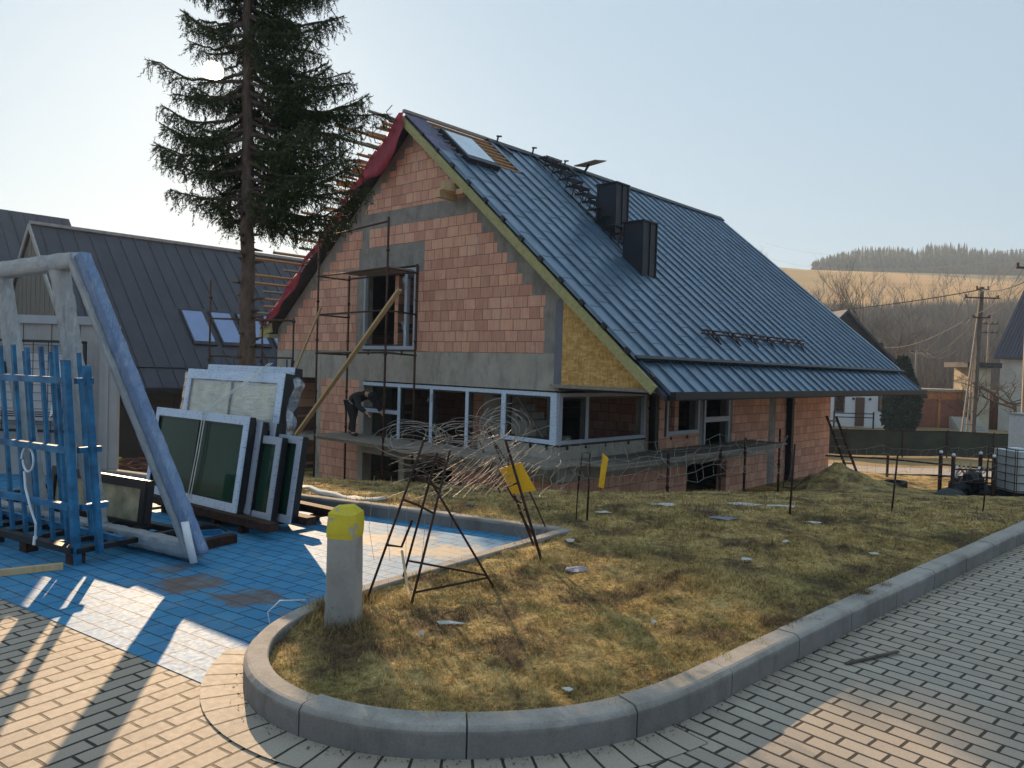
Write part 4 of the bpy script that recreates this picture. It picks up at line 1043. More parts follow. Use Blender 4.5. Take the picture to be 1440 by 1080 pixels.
m3 = unitM(Vector((-2.55, 7.42, .12)), Vector((-2.55 + .82 * .40, 7.42 - .57 * .40, .12)), .15)
win_unit('narrow_window_unit', 'narrow green glazed window unit just right of the wide front unit', m3, .36, .80, panes=1, tape=M['tape_g'], fr=.075)
win_unit('narrow_window_unit', 'narrow dark framed unit at the right end of the stack', m3 @ Matrix.Translation((.15, .12, 0)), .36, .83, panes=1, tape=M['tape_g'], fr=.075)
# film bundle, straps
def sheetgrid(name, fn, nu, nv, mat, parent=None, space=None, thick=.002):
    g = MB()
    for i in range(nu + 1):
        for j in range(nv + 1): g.v.append(tuple(fn(i / nu, j / nv)))
    for i in range(nu):
        for j in range(nv): a = i*(nv+1) + j; g.f.append((a, a + 1, a + nv + 2, a + nv + 1))
    return g.build(name, mat, parent, space=space, smooth=True)
Wb = L1 + .10
def filmf(u, v):
    x = -.03 + u * (Wb + .06); z = .62 + v * .76 - .10 * u * (1 - v); return Vector((x, -.012 + .004 * sin(u * 23 + v * 9) * sin(v * 31), z + .02 * sin(u * 14)))
o = sheetgrid('stretch_film', filmf, 40, 30, M['film'], None, m2); single(o, 'clear stretch film wound round the tall window units', 'film')
def hang(u, v):
    z = 1.36 - u * .98; w = .025 + .05 * abs(sin(u * 9 + .5)) * (1 - u * .6) + .02 * sin(u * 31)
    return Vector((Wb + .06 + v * w + .03 * sin(u * 13), .10 + .05 * sin(v * 7 + u * 17), z + .03 * sin(v * 9)))
o = sheetgrid('torn_film', hang, 40, 10, M['film'], None, m2); single(o, 'torn film hanging in a crumpled tail down the right side of the stack', 'film')
g = MB()
for dx in (0, .045):
    g.path([m1 @ Vector((L1 * .52 + dx, -.012, .05)), m1 @ Vector((L1 * .52 + dx + .04, -.016, .5)), m1 @ Vector((L1 * .52 + dx + .05, -.012, .94)), m1 @ Vector((L1 * .60 + dx, .20, 1.16)), m1 @ Vector((L1 * .74 + dx, .46, 1.52))], .006, 5)
o = g.build('tie_strap', plain('white_strap', (.6, .62, .58), .5)); single(o, 'pair of thin white straps tied over the front of the window stack', 'strap')
# pallet
t = empty('transport_pallet', m1, 'dark slatted pallet under the window stack', 'pallet')
PMX = Matrix.Translation(A - Vector((0, 0, .17))) @ Matrix.Rotation(math.atan2((B - A).y, (B - A).x), 4, 'Z')
for i in range(3):
    g = MB(); g.span((-.12, -.06 + i * .42, .09), (L1 + .62, .05 + i * .42, .165)); g.build('deck_rail', M['rust_d'], t, space=PMX)
for i in range(6):
    g = MB(); x = -.06 + i * .40; g.span((x, -.03, .165 - .095), (x + .1, .86, .165 - .077)); g.build('bottom_slat', M['rust_d'], t, space=PMX)
for i in range(5):
    for y in (-.03, .80):
        g = MB(); x = -.05 + i * .47; g.span((x, y, .004), (x + .06, y + .08, .0695)); g.build('foot', M['rust_d'], t, space=PMX)
# small window standing behind the rack
win_unit('small_window_unit', 'small black framed window unit with pale pane behind the wrapped frame', unitM((-4.55, 7.55, .08), (-3.25, 6.78, .08), .10), 1.5, .46, panes=1, tape=M['black'], fr=.07, glass=plain('painted_straw_reflection', (.33, .31, .20), .15, 0, .5, 5, .05, spec=.8))  # reflection on this pane is put into its straw base colour
random.seed(5)
for i, (x, y, a, l, w_, mt, lb) in enumerate([(-3.0, 7.2, .5, .55, .06, 'black', 'black profile lying behind the small window unit'), (-2.9, 7.05, .42, .5, .05, 'blue_steel', 'short blue steel bar lying by the wrapped frame'), (-5.1, 8.9, .1, 1.2, .07, 'black', 'long black profile lying on the bay in front of the grey shed'),
      (-4.9, 8.75, .08, 1.3, .05, 'plastic_w', 'long white trim strip lying beside the black profile'), (-4.85, 8.3, .3, .5, .05, 'wood', 'pale offcut lying on the sunny pavers behind the rack'), (-4.6, 8.1, -.2, .45, .04, 'plastic_w', 'short white trim piece among the offcuts'),
      (-4.75, 8.45, .9, .4, .05, 'wood_g', 'grey offcut crossing the white trim piece'), (-5.25, 9.3, .05, 1.0, .09, 'black', 'second long black profile nearer the grey shed'), (-3.55, 5.72, .62, .40, .05, 'wood', 'pale timber offcut lying on the blue pavers in front of the rack')]):
    g = MB(); d = Vector((cos(a), sin(a), 0)) * l / 2; z = .035 if w_ > .055 else .028
    g.beam(Vector((x, y, z)) - d, Vector((x, y, z)) + d, w_, .045); o = g.build('offcut', M[mt]); single(o, lb, 'offcut')
g = MB(); g.path([(-2.98, 7.2, .08), (-2.85, 7.1, .11), (-2.7, 7.08, .10), (-2.62, 7.15, .03)], .008, 5); o = g.build('cable_end', M['black']); single(o, 'black cable end curving up from the bars behind the wrapped frame', 'cable')

# ------------------------------------------------------------------ grey shed with mesh frame and banner
t = thing('cladded_shed', 'pale grey board-clad shed wall with flat top behind the rack', 'shed', (-5.45, 10.3, 0))
M['clad'] = plain('grey_vertical_cladding', (.36, .34, .34), .6, .1, .12, 3, .1)
g = MB()
for i in range(26): x = -5.44 - i * .19; g.span((x - .182, 10.32 + .012 * (i % 2), 0), (x, 10.38, 2.04))
g.prism([(-5.42, 10.38, 0), (-7.0, 12.9, 0), (-12, 12.9, 0), (-12, 10.38, 0)], (0, 0, 2.04)); g.build('cladding', M['clad'], t)
g = MB(); g.prism([(-5.38, 10.27, 2.04), (-7.05, 12.95, 2.04), (-12, 12.95, 2.04), (-12, 10.27, 2.04)], (0, 0, .11)); g.build('top_trim', plain('light_grey_trim', (.33, .34, .38), .5, .1, .1, 4, .05), t)
g = MB(); g.span((-5.50, 10.24, 0), (-5.26, 10.315, 2.04)); g.span((-5.42, 10.22, 0.0), (-5.37, 10.24, 1.8)); g.build('corner_trim', M['clad'], t)
t = thing('mesh_panel', 'black wire mesh fence panel standing in front of the grey shed', 'fence panel', (-6.8, 10.12, 0))
g = MB(); g.beam((-8.9, 10.1, 1.80), (-5.60, 10.1, 1.80), .035, .035); g.beam((-8.9, 10.1, .62), (-5.6, 10.1, .62), .035, .035); g.beam((-5.62, 10.1, .1), (-5.62, 10.1, 1.80), .035, .035); g.beam((-8.88, 10.1, .1), (-8.88, 10.1, 1.80), .035, .035); g.build('border', M['black'], t)
g = MB()
for i in range(16): x = -5.70 - i * .2; g.beam((x, 10.1, .63), (x, 10.1, 1.79), .007, .007)
for i in range(11): z = .70 + i * .105; g.beam((-8.85, 10.108, z), (-5.63, 10.108, z), .007, .007)
g.build('wires', M['black'], t)
t = thing('banner', 'white advertising banner with black and red lettering behind the mesh panel', 'banner', (-6.9, 10.2, 1.2))
g = MB(); g.span((-8.7, 10.175, .75), (-5.80, 10.185, 1.66)); g.build('sheet', plain('banner_cloth', (.52, .50, .52), .6, 0, .08, 3, .1), t)
def text(s, x, z, size, mat, parent, name='lettering', y=10.165, rz=0, bold=.012):
    c = bpy.data.curves.new(name, 'FONT'); c.body = s; c.size = size; c.extrude = .002; c.offset = bold; c.align_x = 'LEFT'
    tmp = bpy.data.objects.new(name + '_curve', c); COL.objects.link(tmp); bpy.context.view_layer.update()
    me = bpy.data.meshes.new_from_object(tmp.evaluated_get(bpy.context.evaluated_depsgraph_get())); bpy.data.objects.remove(tmp)
    me.materials.clear(); me.materials.append(mat)
    o = bpy.data.objects.new(name, me); COL.objects.link(o)
    I = W[parent.name].inverted(); o.parent = parent; o.matrix_local = I @ (Matrix.Translation((x, y, z)) @ Matrix.Rotation(rz, 4, 'Z') @ Matrix.Rotation(pi / 2, 4, 'X')); return o
Mk = plain('black_print', (.01, .01, .01), .6); Mr = plain('red_print', (.42, .02, .03), .6)
text('NE', -6.92, 1.28, .34, Mk, t); text('503 64', -7.30, .90, .17, Mr, t)
g = MB()
for i in range(3): g.span((-6.9, 10.168, .80 + i * .028), (-5.95, 10.1745, .812 + i * .028))
g.build('small_print', Mk, t)
g = MB(); g.add([(-6.02, 10.06, 1.52), (-5.93, 10.05, 1.56), (-5.90, 10.06, 1.48), (-5.92, 10.05, .95), (-6.04, 10.04, .80), (-5.98, 10.06, 1.2)], [(0, 5, 2, 1), (5, 4, 3, 2)]); o = g.build('plastic_strip', M['plastic_w']); single(o, 'torn white plastic strip hanging on the mesh panel', 'strip')

# ------------------------------------------------------------------ tripod, stakes, wire mesh
M['wire'] = plain('galvanised_wire', (.30, .28, .255), .5, .3, .3, 8, 0)
t = thing('rebar_tripod', 'rusty rebar tripod stand on the grass holding up tangled wire', 'tripod', (-.5, 5.2, .11))
TP = Vector((-.52, 5.32, .98)); feet = [(-.90, 4.92, .10), (-.60, 4.80, .10), (-.06, 5.22, .10), (-.74, 5.42, .10)]
tops = [Vector((-.60, 5.33, 1.12)), Vector((-.42, 5.36, 1.05)), Vector((-.60, 5.22, .96)), Vector((-.50, 5.28, 1.04))]
for i, f in enumerate(feet):
    g = MB(); g.path([f, tops[i]], .009, 6); g.build('leg', M['rust_d'], t, smooth=True)
g = MB(); g.path([Vector(feet[0]).lerp(tops[0], .78), Vector(feet[1]).lerp(tops[1], .74)], .009, 5)
g.path([Vector(feet[0]).lerp(tops[0], .62), Vector((-.60, 5.14, .70)), Vector(feet[1]).lerp(tops[1], .58)], .009, 5); 
g.path([Vector(feet[0]).lerp(tops[0], .34), Vector(feet[0]).lerp(tops[0], .34) + Vector((.10, .0, -.01)), Vector((-.63, 5.05, .62))], .009, 5)
g.build('rungs', M['rust_d'], t)
for a, b in ((Vector(feet[3]).lerp(tops[3], .17), Vector(feet[2]).lerp(tops[2], .14)), (Vector(feet[2]).lerp(tops[2], .12), Vector(feet[1]).lerp(tops[1], .10))):
    g = MB(); g.path([a, b], .008, 5); g.build('brace', M['rust_d'], t)
g = MB(); g.path([Vector((-.74, 5.38, .33)), Vector((-.66, 5.1, .17)), Vector((-.60, 4.9, .12))], .010, 5); g.build('string', M['wood'], t)
g = MB()
for i in range(3): g.path([TP + Vector((-.06, 0, -.04 + i * .02)), TP + Vector((0, -.03, -.02 + i * .018)), TP + Vector((.07, 0, -.03 + i * .02)), TP + Vector((0, .03, -.01 + i * .02)), TP + Vector((-.06, 0, -.02 + i * .02))], .006, 4)
g.build('binding', M['rust'], t)
def rod(label, pts, r=.010, hooks=(), name='rebar_stake'):
    p0 = Vector(pts[0]); tt = thing(name, label, 'stake', p0, 0, 'rebar stakes carrying the wire mesh')
    g = MB(); g.path(pts, r, 6); g.build('rod', M['rust_d'], tt, smooth=True)
    for h in hooks: g = MB(); g.path(h, r * .7, 5); g.build('hook', M['rust_d'], tt, smooth=True)
    return tt
S1a, S1b = Vector((.29, 6.02, .08)), Vector((-.04, 6.15, 1.06)); S2a, S2b = Vector((.24, 6.50, .10)), Vector((-.20, 6.55, 1.14))
def on_(a, b, t_, dx=0, dz=0): v = a.lerp(b, t_); return v + Vector((dx, 0, dz))
rod('leaning rebar stake with the yellow sheet, nearer of the leaning pair', [S1a, S1b], .012, [[on_(S1a, S1b, .66), on_(S1a, S1b, .62, -.10), on_(S1a, S1b, .52, -.07), on_(S1a, S1b, .50, -.02)], [on_(S1a, S1b, .45), on_(S1a, S1b, .43, -.06), on_(S1a, S1b, .28, -.02), on_(S1a, S1b, .25)]])
rod('leaning rebar stake just behind the one with the yellow sheet', [S2a, S2b], .011, [[on_(S2a, S2b, .5), on_(S2a, S2b, .44, -.12, .02), on_(S2a, S2b, .62, -.14), on_(S2a, S2b, .70, -.08)], [on_(S2a, S2b, .9), on_(S2a, S2b, .88, -.12, 0), on_(S2a, S2b, .78, -.12)]])
g = MB(); g.path([(-.24, 6.50, 1.16), (-.02, 6.3, .86), (.18, 6.2, .62), (.30, 6.1, .38)], .007, 5); o = g.build('thin_rod', M['rust_d']); single(o, 'thin bent rod crossing the pair of leaning stakes', 'rod')
P822 = Vector((.80, 7.75, .06)); 
rod('upright rebar stake beside the narrow yellow strip', [P822, P822 + Vector((.01, 0, .74))], .010, [[P822 + Vector((0, 0, .5)), P822 + Vector((-.10, 0, .5)), P822 + Vector((-.11, 0, .12)), P822 + Vector((-.11, 0, .03))], [P822 + Vector((0, 0, .74)), P822 + Vector((-.07, 0, .74)), P822 + Vector((-.10, 0, .36))]])
P1105 = Vector((3.14, 8.55, .03)); rod('upright rebar stake before the corner downpipe with a bent hook', [P1105, P1105 + Vector((.03, 0, .85))], .011, [[P1105 + Vector((.02, 0, .46)), P1105 + Vector((-.08, 0, .42)), P1105 + Vector((-.08, 0, .36)), P1105 + Vector((.01, 0, .36))]])
P1252 = Vector((4.60, 9.20, -.02)); rod('lone upright rebar stake standing before the lying tyre', [P1252, P1252 + Vector((.05, 0, .76))], .011)
P1384 = Vector((6.35, 10.25, -.12)); rod('thin rebar stake in front of the rubbish cage', [P1384, P1384 + Vector((.04, 0, .72))], .010)
def ysheet(label, pts, th=(.0, .012, 0)):
    g = MB(); g.prism(pts, th); o = g.build('yellow_sheet', M['yellow']); return single(o, label, 'sheet')
ysheet('small yellow plastic sheet folded over the leaning stake', [(-.04, 6.24, .83), (.09, 6.18, .88), (.22, 6.16, .66), (.05, 6.2, .62)])
ysheet('smaller yellow plastic flap left of the folded yellow sheet', [(-.09, 6.34, .80), (-.02, 6.30, .83), (.06, 6.28, .62), (.03, 6.3, .60)])
ysheet('narrow yellow plastic strip hanging upright from the wire mesh', [(.93, 7.70, .81), (.985, 7.66, .765), (.95, 7.70, .45), (.90, 7.70, .47)])
g = MB(); g.beam((.05, 6.13, .92), (.13, 6.12, .62), .012, .004); o = None
# wire mesh runs
def mesh_run(name, label, P, ht, z0f, cell, amp, seed, slack=.0, r=.0016):
    rr = np.random.default_rng(seed); L = sum((Vector(b) - Vector(a)).length for a, b in zip(P, P[1:])); g = MB()
    def at(s):
        for a, b in zip(P, P[1:]):
            a, b = Vector(a), Vector(b); l = (b - a).length
            if s <= l: return a.lerp(b, s / l)
            s -= l
        return Vector(P[-1])
    nu = int(L / cell); nv = max(2, int(ht / (cell * .62)))
    jit = rr.normal(0, amp, (nu + 1, nv + 1, 3)); ph = rr.uniform(0, 6, 6)
    def node(i, j):
        s = min(i * cell, L); p = at(s); z = z0f(s / L) + j / nv * ht
        w = Vector((.05 * sin(s * 5 + ph[0] + j), .09 * sin(s * 3.1 + ph[1] + j * .7), .03 * sin(s * 6 + ph[2])  - slack * sin(s / L * pi * 3) ** 2))
        return p + Vector((0, 0, z)) + w * (amp / .02) * .6 + Vector(jit[i, j])
    for j in range(nv + 1): g.path([node(i, j) for i in range(nu + 1)], r, 3)
    for i in range(nu + 1): g.path([node(i, j) for j in range(nv + 1)], r, 3)
    o = g.build(name, M['wire']); return single(o, label, 'wire mesh', 'sagging wire mesh on the stakes')
mesh_run('wire_mesh', 'slack wire mesh sagging between the leaning stakes and the hooked stake', [(.0, 6.3, 0), (.8, 7.70, 0), (1.9, 8.1, 0), (3.14, 8.55, 0)], .40, lambda t_: .50 + .03 * sin(t_ * 9) + .04 * t_, .125, .020, 3, r=.0021)
mesh_run('wire_mesh', 'thin wire mesh strung from the hooked stake towards the rubbish cage', [(3.14, 8.55, 0), (4.6, 9.2, 0), (6.35, 10.25, 0), (7.4, 11, 0)], .42, lambda t_: .42 - .12 * t_, .16, .018, 5, r=.0012)
# tangled coil between tripod and stakes
rr = np.random.default_rng(9); g = MB()
Ta, Tb = Vector((-.62, 5.5, .98)), Vector((.02, 6.25, .98))
for k in range(26):
    u0 = rr.uniform(-.15, .75); ln = rr.uniform(.25, .6); ph = rr.uniform(0, 6.28); fr = rr.uniform(3, 9); pts = []
    rad = rr.uniform(.05, .24); zc = rr.uniform(-.10, .12)
    for i in range(14):
        u = u0 + ln * i / 13; c = Ta.lerp(Tb, u); pts.append(c + Vector((.15 * sin(fr * u + ph), .12 * cos(fr * u * 1.3 + ph), zc + rad * sin(ph + fr * u))))
    g.path(pts, .0018, 3)
for k in range(26):                     # parallel diagonal strands stretched down to the right
    a = Ta.lerp(Tb, .02 + k * .037) + Vector((0, 0, -.22 - .12 * abs(sin(k * 1.3)))); b = a + Vector((.26, .30, .26 + .08 * sin(k * 2.1)))
    g.path([a, a.lerp(b, .35) + Vector(rr.normal(0, .015, 3)), a.lerp(b, .7) + Vector(rr.normal(0, .015, 3)), b], .002, 3)
for k in range(9):
    z = -.28 + k * .055; g.path([Ta.lerp(Tb, u) + Vector((.05 * sin(u * 9 + k), 0, z + .05 * sin(u * 7 + k))) for u in [-.3 + i * .1 for i in range(14)]], .0021, 3)
for c0, rx, rz_ in ((Vector((-.72, 5.6, 1.08)), .22, .12), (Vector((-.35, 5.9, 1.12)), .26, .10), (Vector((-.05, 6.3, 1.16)), .20, .16)):
    for k in range(12):
        ph = rr.uniform(0, 6.28); tx, tz = rr.normal(0, .035, 2); q = rr.uniform(.6, 1.1)
        g.path([c0 + Vector((rx * q * cos(ph + s), .10 * sin(s * 2 + ph), rz_ * q * sin(ph + s) + tz)) + Vector((tx, 0, 0)) for s in np.linspace(0, rr.uniform(2.5, 6), 13)], .0021, 3)
for k in range(5): g.path([Vector((.05 + .05 * k, 6.4, .75)), Vector((.1 + .04 * k, 6.5, .45)), Vector((.06 + .06 * k, 6.55, .25)), Vector((.16 + .03 * k, 6.5, .12))], .0018, 3)
for k in range(4): g.path([Vector((-.95 + .12 * k, 5.4, .85)), Vector((-.97 + .13 * k, 5.35, .5)), Vector((-.92 + .11 * k, 5.3, .28))], .0016, 3)
o = g.build('tangled_wire', M['wire']); single(o, 'tangled coil of wire mesh slumped between the tripod and the leaning stakes', 'wire mesh')

# ------------------------------------------------------------------ litter on the grass
def scrap(label, x, y, sx, sy, mat, name='paper_scrap', cat='litter', hgt=.02, seed=0, grp='litter scattered on the grass'):
    random.seed(seed); g = MB(); n = 9; z = Hs(x, y) if in_poly(np.array([x]), np.array([y]), LAWN_POLY)[0] else .01
    ring = [Vector((x + sx * cos(k / n * 6.283) * random.uniform(.7, 1.1), y + sy * sin(k / n * 6.283) * random.uniform(.7, 1.1), z + .012 + random.uniform(.0, hgt))) for k in range(n)]
    g.v = [tuple(Vector((x, y, z + .02 + hgt * .7)))] + [tuple(v) for v in ring] + [tuple(v - Vector((0, 0, .004))) for v in ring]
    for k in range(n): g.f.append((0, 1 + k, 1 + (k + 1) % n)); g.f.append((1 + k, 1 + n + k, 1 + n + (k+1) % n, 1 + (k+1) % n))
    o = g.build(name, M[mat]); return single(o, label, cat, grp)
M['paper'] = plain('weathered_paper', (.50, .50, .47), .8, 0, .15, 10, .3); M['bluefoil'] = plain('bluish_plastic_film', (.14, .17, .26), .35, 0, .3, 12, .6, .01)
for i, (x, y, sx, sy, mt, lb) in enumerate([(-.33, 4.50, .10, .025, 'paper', 'flat whitish plastic shred on the grass right of the yellow-topped post'), (-.47, 4.32, .02, .018, 'paper', 'small white crumb on the grass near the yellow-topped post'),
     (.53, 5.75, .09, .09, 'bluefoil', 'crumpled bluish film scrap lying in the sunlit grass'), (.31, 3.60, .035, .022, 'paper', 'pale pebble-like lump by the front kerb'), (1.02, 8.15, .10, .06, 'paper', 'white paper scrap on the shaded slope behind the narrow yellow strip'),
     (1.88, 9.35, .16, .06, 'paper', 'long white scrap high on the shaded slope'), (2.25, 8.0, .16, .09, 'bluefoil', 'bluish film scrap on the shaded slope'), (3.22, 8.1, .12, .06, 'paper', 'white sheet scrap right of the hooked stake'),
     (2.50, 6.85, .05, .04, 'paper', 'yellowish small scrap in the middle of the shaded grass'), (3.22, 6.70, .05, .05, 'paper', 'crumpled white scrap near the right kerb'), (1.93, 6.15, .045, .04, 'paper', 'small white scrap below the middle of the shaded grass'),
     (.55, 6.75, .05, .04, 'paper', 'small white scrap just right of the bay kerb tip'), (3.1, 10.1, .30, .10, 'paper', 'wide strewn papers near the crest before the house'), (3.55, 10.0, .22, .07, 'paper', 'narrow strewn papers at the crest right of the wide ones'), (-1.18, 4.78, .05, .04, 'plastic_w', 'crumpled clear wrapper tucked beside the yellow-topped post'),
     (-.55, 8.55, .05, .05, 'red', 'small red scrap behind the back kerb'), (-.42, 8.60, .09, .05, 'black', 'small dark rag beside the red scrap'), (-.40, 5.93, .04, .03, 'paper', 'small stone lying on the bay kerb'), (.9, 4.6, .02, .02, 'paper', 'tiny white crumb in the sunlit grass near the road kerb')]):
    scrap(lb, x, y, sx, sy, mt, seed=i)
def sheetf(u, v):
    x = -2.72 + u * 1.25; y = 9.55 - u * .12 - v * .36; return Vector((x, y, Hs(x, y) + .05 + .05 * sin(u * 5 + 1) + .02 * sin(v * 3)))
o = sheetgrid('white_board', sheetf, 12, 4, M['paper']); md = o.modifiers.new('s', 'SOLIDIFY'); md.thickness = .012; single(o, 'long warped whitish board lying on the grass behind the back kerb', 'board')
g = MB(); g.path([(-1.40, 4.58, .02), (-1.42, 4.56, .14), (-1.36, 4.60, .20), (-1.22, 4.66, .19)], .004, 4); o = g.build('strap_loop', M['plastic_w']); single(o, 'thin white strap end curling up from the kerb beside the yellow-topped post', 'strap')
g = MB(); g.beam((1.95, 4.35, .012), (2.35, 4.55, .02), .02, .01); o = g.build('twig', M['barkb']); single(o, 'thin dark stick lying on the pavement beside the road kerb', 'stick')
g = MB(); random.seed(4)
for k in range(110):
    a = random.uniform(0, 6.28); l = random.uniform(.4, 1.1); c = Vector((-6.9 + random.gauss(0, .75), 13.7 + random.gauss(0, .35), 0)); c.z = Hs(c.x, c.y) + random.uniform(.0, .28) * max(0, 1 - abs(c.x + 6.9) / 1.6); d = Vector((cos(a), sin(a) * .5, random.uniform(-.2, .2))) * l / 2
    g.path([c - d, c + d * .2 + Vector((0, 0, .04)), c + d], random.uniform(.012, .03), 4)
o = g.build('brush_pile', plain('reddish_brush', (.16, .075, .06), .85, 0, .4, 6, .2)); single(o, 'heap of reddish cut branches on the grass before the dark building', 'brush pile')
g = MB(); z = Hs(-7.35, 14.2); g.path([(-7.35, 14.2, z), (-7.35, 14.2, z + .10), (-7.35, 14.2, z + .3)], [.14, .16, .15], 12); o = g.build('yellow_bucket', plain('yellow_green_plastic', (.30, .33, .04), .5), smooth=False); single(o, 'yellow-green bucket beside the heap of cut branches', 'bucket')

# ------------------------------------------------------------------ spruce
TX, TY = -4.27, 12.5; TZ = Hs(TX, TY) - .1
t = thing('spruce_tree', 'tall spruce with a bare lower trunk standing before the house, dark against the sun', 'tree', (TX, TY, TZ))
def trunk_at(z): return Vector((TX - .02 * (z + .5), TY, z))
g = MB(); random.seed(2); zs = [TZ + .0 + i * .3 for i in range(42)]
g.path([trunk_at(z) + Vector((.012 * sin(i * 1.7), .012 * cos(i * 1.1), 0)) for i, z in enumerate(zs)], [max(.02, .150 - .0118 * i * .28 - (0.0 if i else 0)) * (1.25 if i == 0 else 1) * random.uniform(.96, 1.05) for i, z in enumerate(zs)], 12)
for k in range(46):                    # stubs of lost branches
    z = random.uniform(TZ + 1.0, 4.1); a = random.uniform(0, 6.28); d = Vector((cos(a), sin(a), random.uniform(-.1, .3))); p = trunk_at(z)
    g.path([p + d * .12, p + d * random.uniform(.2, .34)], [.03, .012], 5)
g.build('trunk', M['bark'], t, smooth=True)
def spruce_crown():
    R = np.random.default_rng(5); br = MB(); tris = []
    zL = [3.9, 4.2, 4.5, 4.95, 5.4, 6.1, 6.5, 7.1, 7.8, 9.4, 11.8]; rL = [.75, 1.05, 1.25, 1.4, 1.45, 1.6, 1.1, 1.0, 1.0, .7, .2]
    zR = [3.7, 4.0, 4.3, 4.6, 5.3, 5.8, 6.3, 7.1, 7.8, 9.4, 11.8]; rR = [1.3, 2.0, 2.25, 2.15, 2.0, 2.15, 1.75, 1.6, 1.5, 1.0, .2]
    def needles(P0, P1, ln, wd, dens):
        n = max(2, int((P1 - P0).length / (dens * 1.5))); d = (P1 - P0).normalized(); P0a = np.array(P0); dd = np.array(P1 - P0)
        tt = (np.arange(n) + R.random(n)) / n; base = P0a + tt[:, None] * dd
        rv = R.normal(size=(n, 3)); dn = np.array(d); rv -= (rv @ dn)[:, None] * dn; rv /= np.linalg.norm(rv, axis=1)[:, None] + 1e-9
        tip = base + (rv * .75 + dn * .65) * (ln * R.uniform(.7, 1.2, n))[:, None]
        sd = np.cross(rv, dn) * wd
        tris.append(np.stack([base - sd, base + sd, tip], 1))
    z = 4.02
    while z < 11.6:
        nb = 7 if z < 8 else 6; a0 = R.uniform(0, 6.28)
        for b in range(nb):
            a = a0 + b * 2 * pi / nb + R.normal(0, .22); zz = z + R.uniform(-.14, .14); c = cos(a)
            if sin(a) < -.66 and R.random() < .9: continue
            rl, rr_ = np.interp(zz, zL, rL), np.interp(zz, zR, rR)
            L = (rr_ if c > 0 else rl) * abs(c) + 1.35 * (1 - abs(c)) * (1 if zz < 8 else (12 - zz) / 4); L *= R.choice([R.uniform(.5, .8), R.uniform(.8, 1.06), R.uniform(.85, 1.04)]); L = max(.25, L)
            upc = R.uniform(0, .4); droop = R.uniform(.04, .26) * L; p0 = trunk_at(zz); d = Vector((cos(a), sin(a), 0)); pts = []
            N = 12
            for i in range(N + 1):
                u = i / N; pts.append(p0 + d * (L * u) + Vector((0, 0, -droop * 4 * u * (1 - u) * .55 - droop * .35 * u + upc * L * max(0, u - .6) ** 1.2)) + Vector(R.normal(0, .012, 3)))
            clear = min(((p - Vector((0, 0, CAMH))) - sun_dir * (p - Vector((0, 0, CAMH))).dot(sun_dir)).length for p in pts)
            if clear < .13: continue
            br.path(pts, [.030 * (1 - .8 * i / N) + .004 for i in range(N + 1)], 4)
            side = Vector((-sin(a), cos(a), 0))
            s = .22
            while s < 1.0:
                f = s * N; i = min(N - 1, int(f)); q = pts[i].lerp(pts[i+1], f - i)
                for sg in (-1, 1):
                    tl = (.20 + .50 * (1 - s) * min(1, L / 1.5)) * R.uniform(.6, 1.25)
                    hang = R.uniform(.25, 1.0) * (1.15 - .5 * s)
                    e = q + (side * sg * R.uniform(.5, 1) + d * R.uniform(.35, .8)).normalized() * tl * .75 - Vector((0, 0, tl * hang * .55))
                    if R.random() < .5: br.path([q, e], .0045, 3, .002)
                    needles(q, e, .058, .0085, .0085)
                    for w in range(2):
                        m_ = q.lerp(e, R.uniform(.25, .8)); e2 = m_ + Vector((R.normal(0, .08), R.normal(0, .08), -R.uniform(.08, .30)))
                        needles(m_, e2, .055, .0085, .010)
                s += .062 / max(.5, L) * R.uniform(.8, 1.3) * 1.12
            needles(pts[N - 3], pts[N], .06, .007, .004)
        z += R.uniform(.12, .19) if z < 8.3 else R.uniform(.28, .4)
    T = np.concatenate(tris); 
    rel = T.mean(1) - np.array([0, 0, CAMH]); sd_ = np.array(sun_dir); off = np.linalg.norm(rel - (rel @ sd_)[:, None] * sd_, axis=1)
    T = T[R.random(len(T)) > np.where(off < .15, .96, np.where(off < .42, .5, 0))]       # the thin patch of the crown
    V = T.reshape(-1, 3); F = np.arange(len(V)).reshape(-1, 3)
    br.build('branches', M['bark'], t)
    np_mesh('crown', V, F, M['needle'], parent=t)
    print('needles', len(F))
spruce_crown()

# ------------------------------------------------------------------ dark building on the left
LM = Matrix.Translation((-11.77, 24, 0)) @ Matrix.Rotation(-TH, 4, 'Z')
t = empty('dark_roofed_house', LM, 'long dark house with charcoal metal roof and roof windows in a row at the left', 'house')
def lp(x, y, o=0): return (x, y, .65 - x + o)
def lb(name, mat, f, parent=None): g = MB(); f(g); return g.build(name, mat, parent or t, space=LM)
nl1 = Vector((1, 0, 1)).normalized()
def lroof(g):
    g.prism([lp(-5.42, -1.5), lp(0, -1.5), lp(0, 14), lp(-5.42, 14)], (0, 0, -.18)); g.prism([(-5.42, -1.5, 6.07), (-10.85, -1.5, .64), (-10.85, 14, .64), (-5.42, 14, 6.07)], (0, 0, -.18))
    for i in range(30):
        y = -1.2 + i * .52; 
        if y < 13.9:
            segs = [(-5.40, -.02)] if not (2.3 < y < 6.75) else [(-5.40, -2.78), (-1.3, -.02)]
            for a, b in segs: g.beam(Vector(lp(a, y)) + nl1 * .012, Vector(lp(b, y)) + nl1 * .012, .018, .03, nl1)
    g.beam(Vector(lp(-.62, -1.5)) + nl1 * .02, Vector(lp(-.62, 14)) + nl1 * .02, .03, .05, nl1)
lb('roof', M['roof_d'], lroof)
lb('ridge_trim', plain('pale_ridge_trim', (.30, .29, .29), .5, .3), lambda g: g.beam((-5.42, -1.5, 6.13), (-5.42, 14, 6.13), .14, .10))
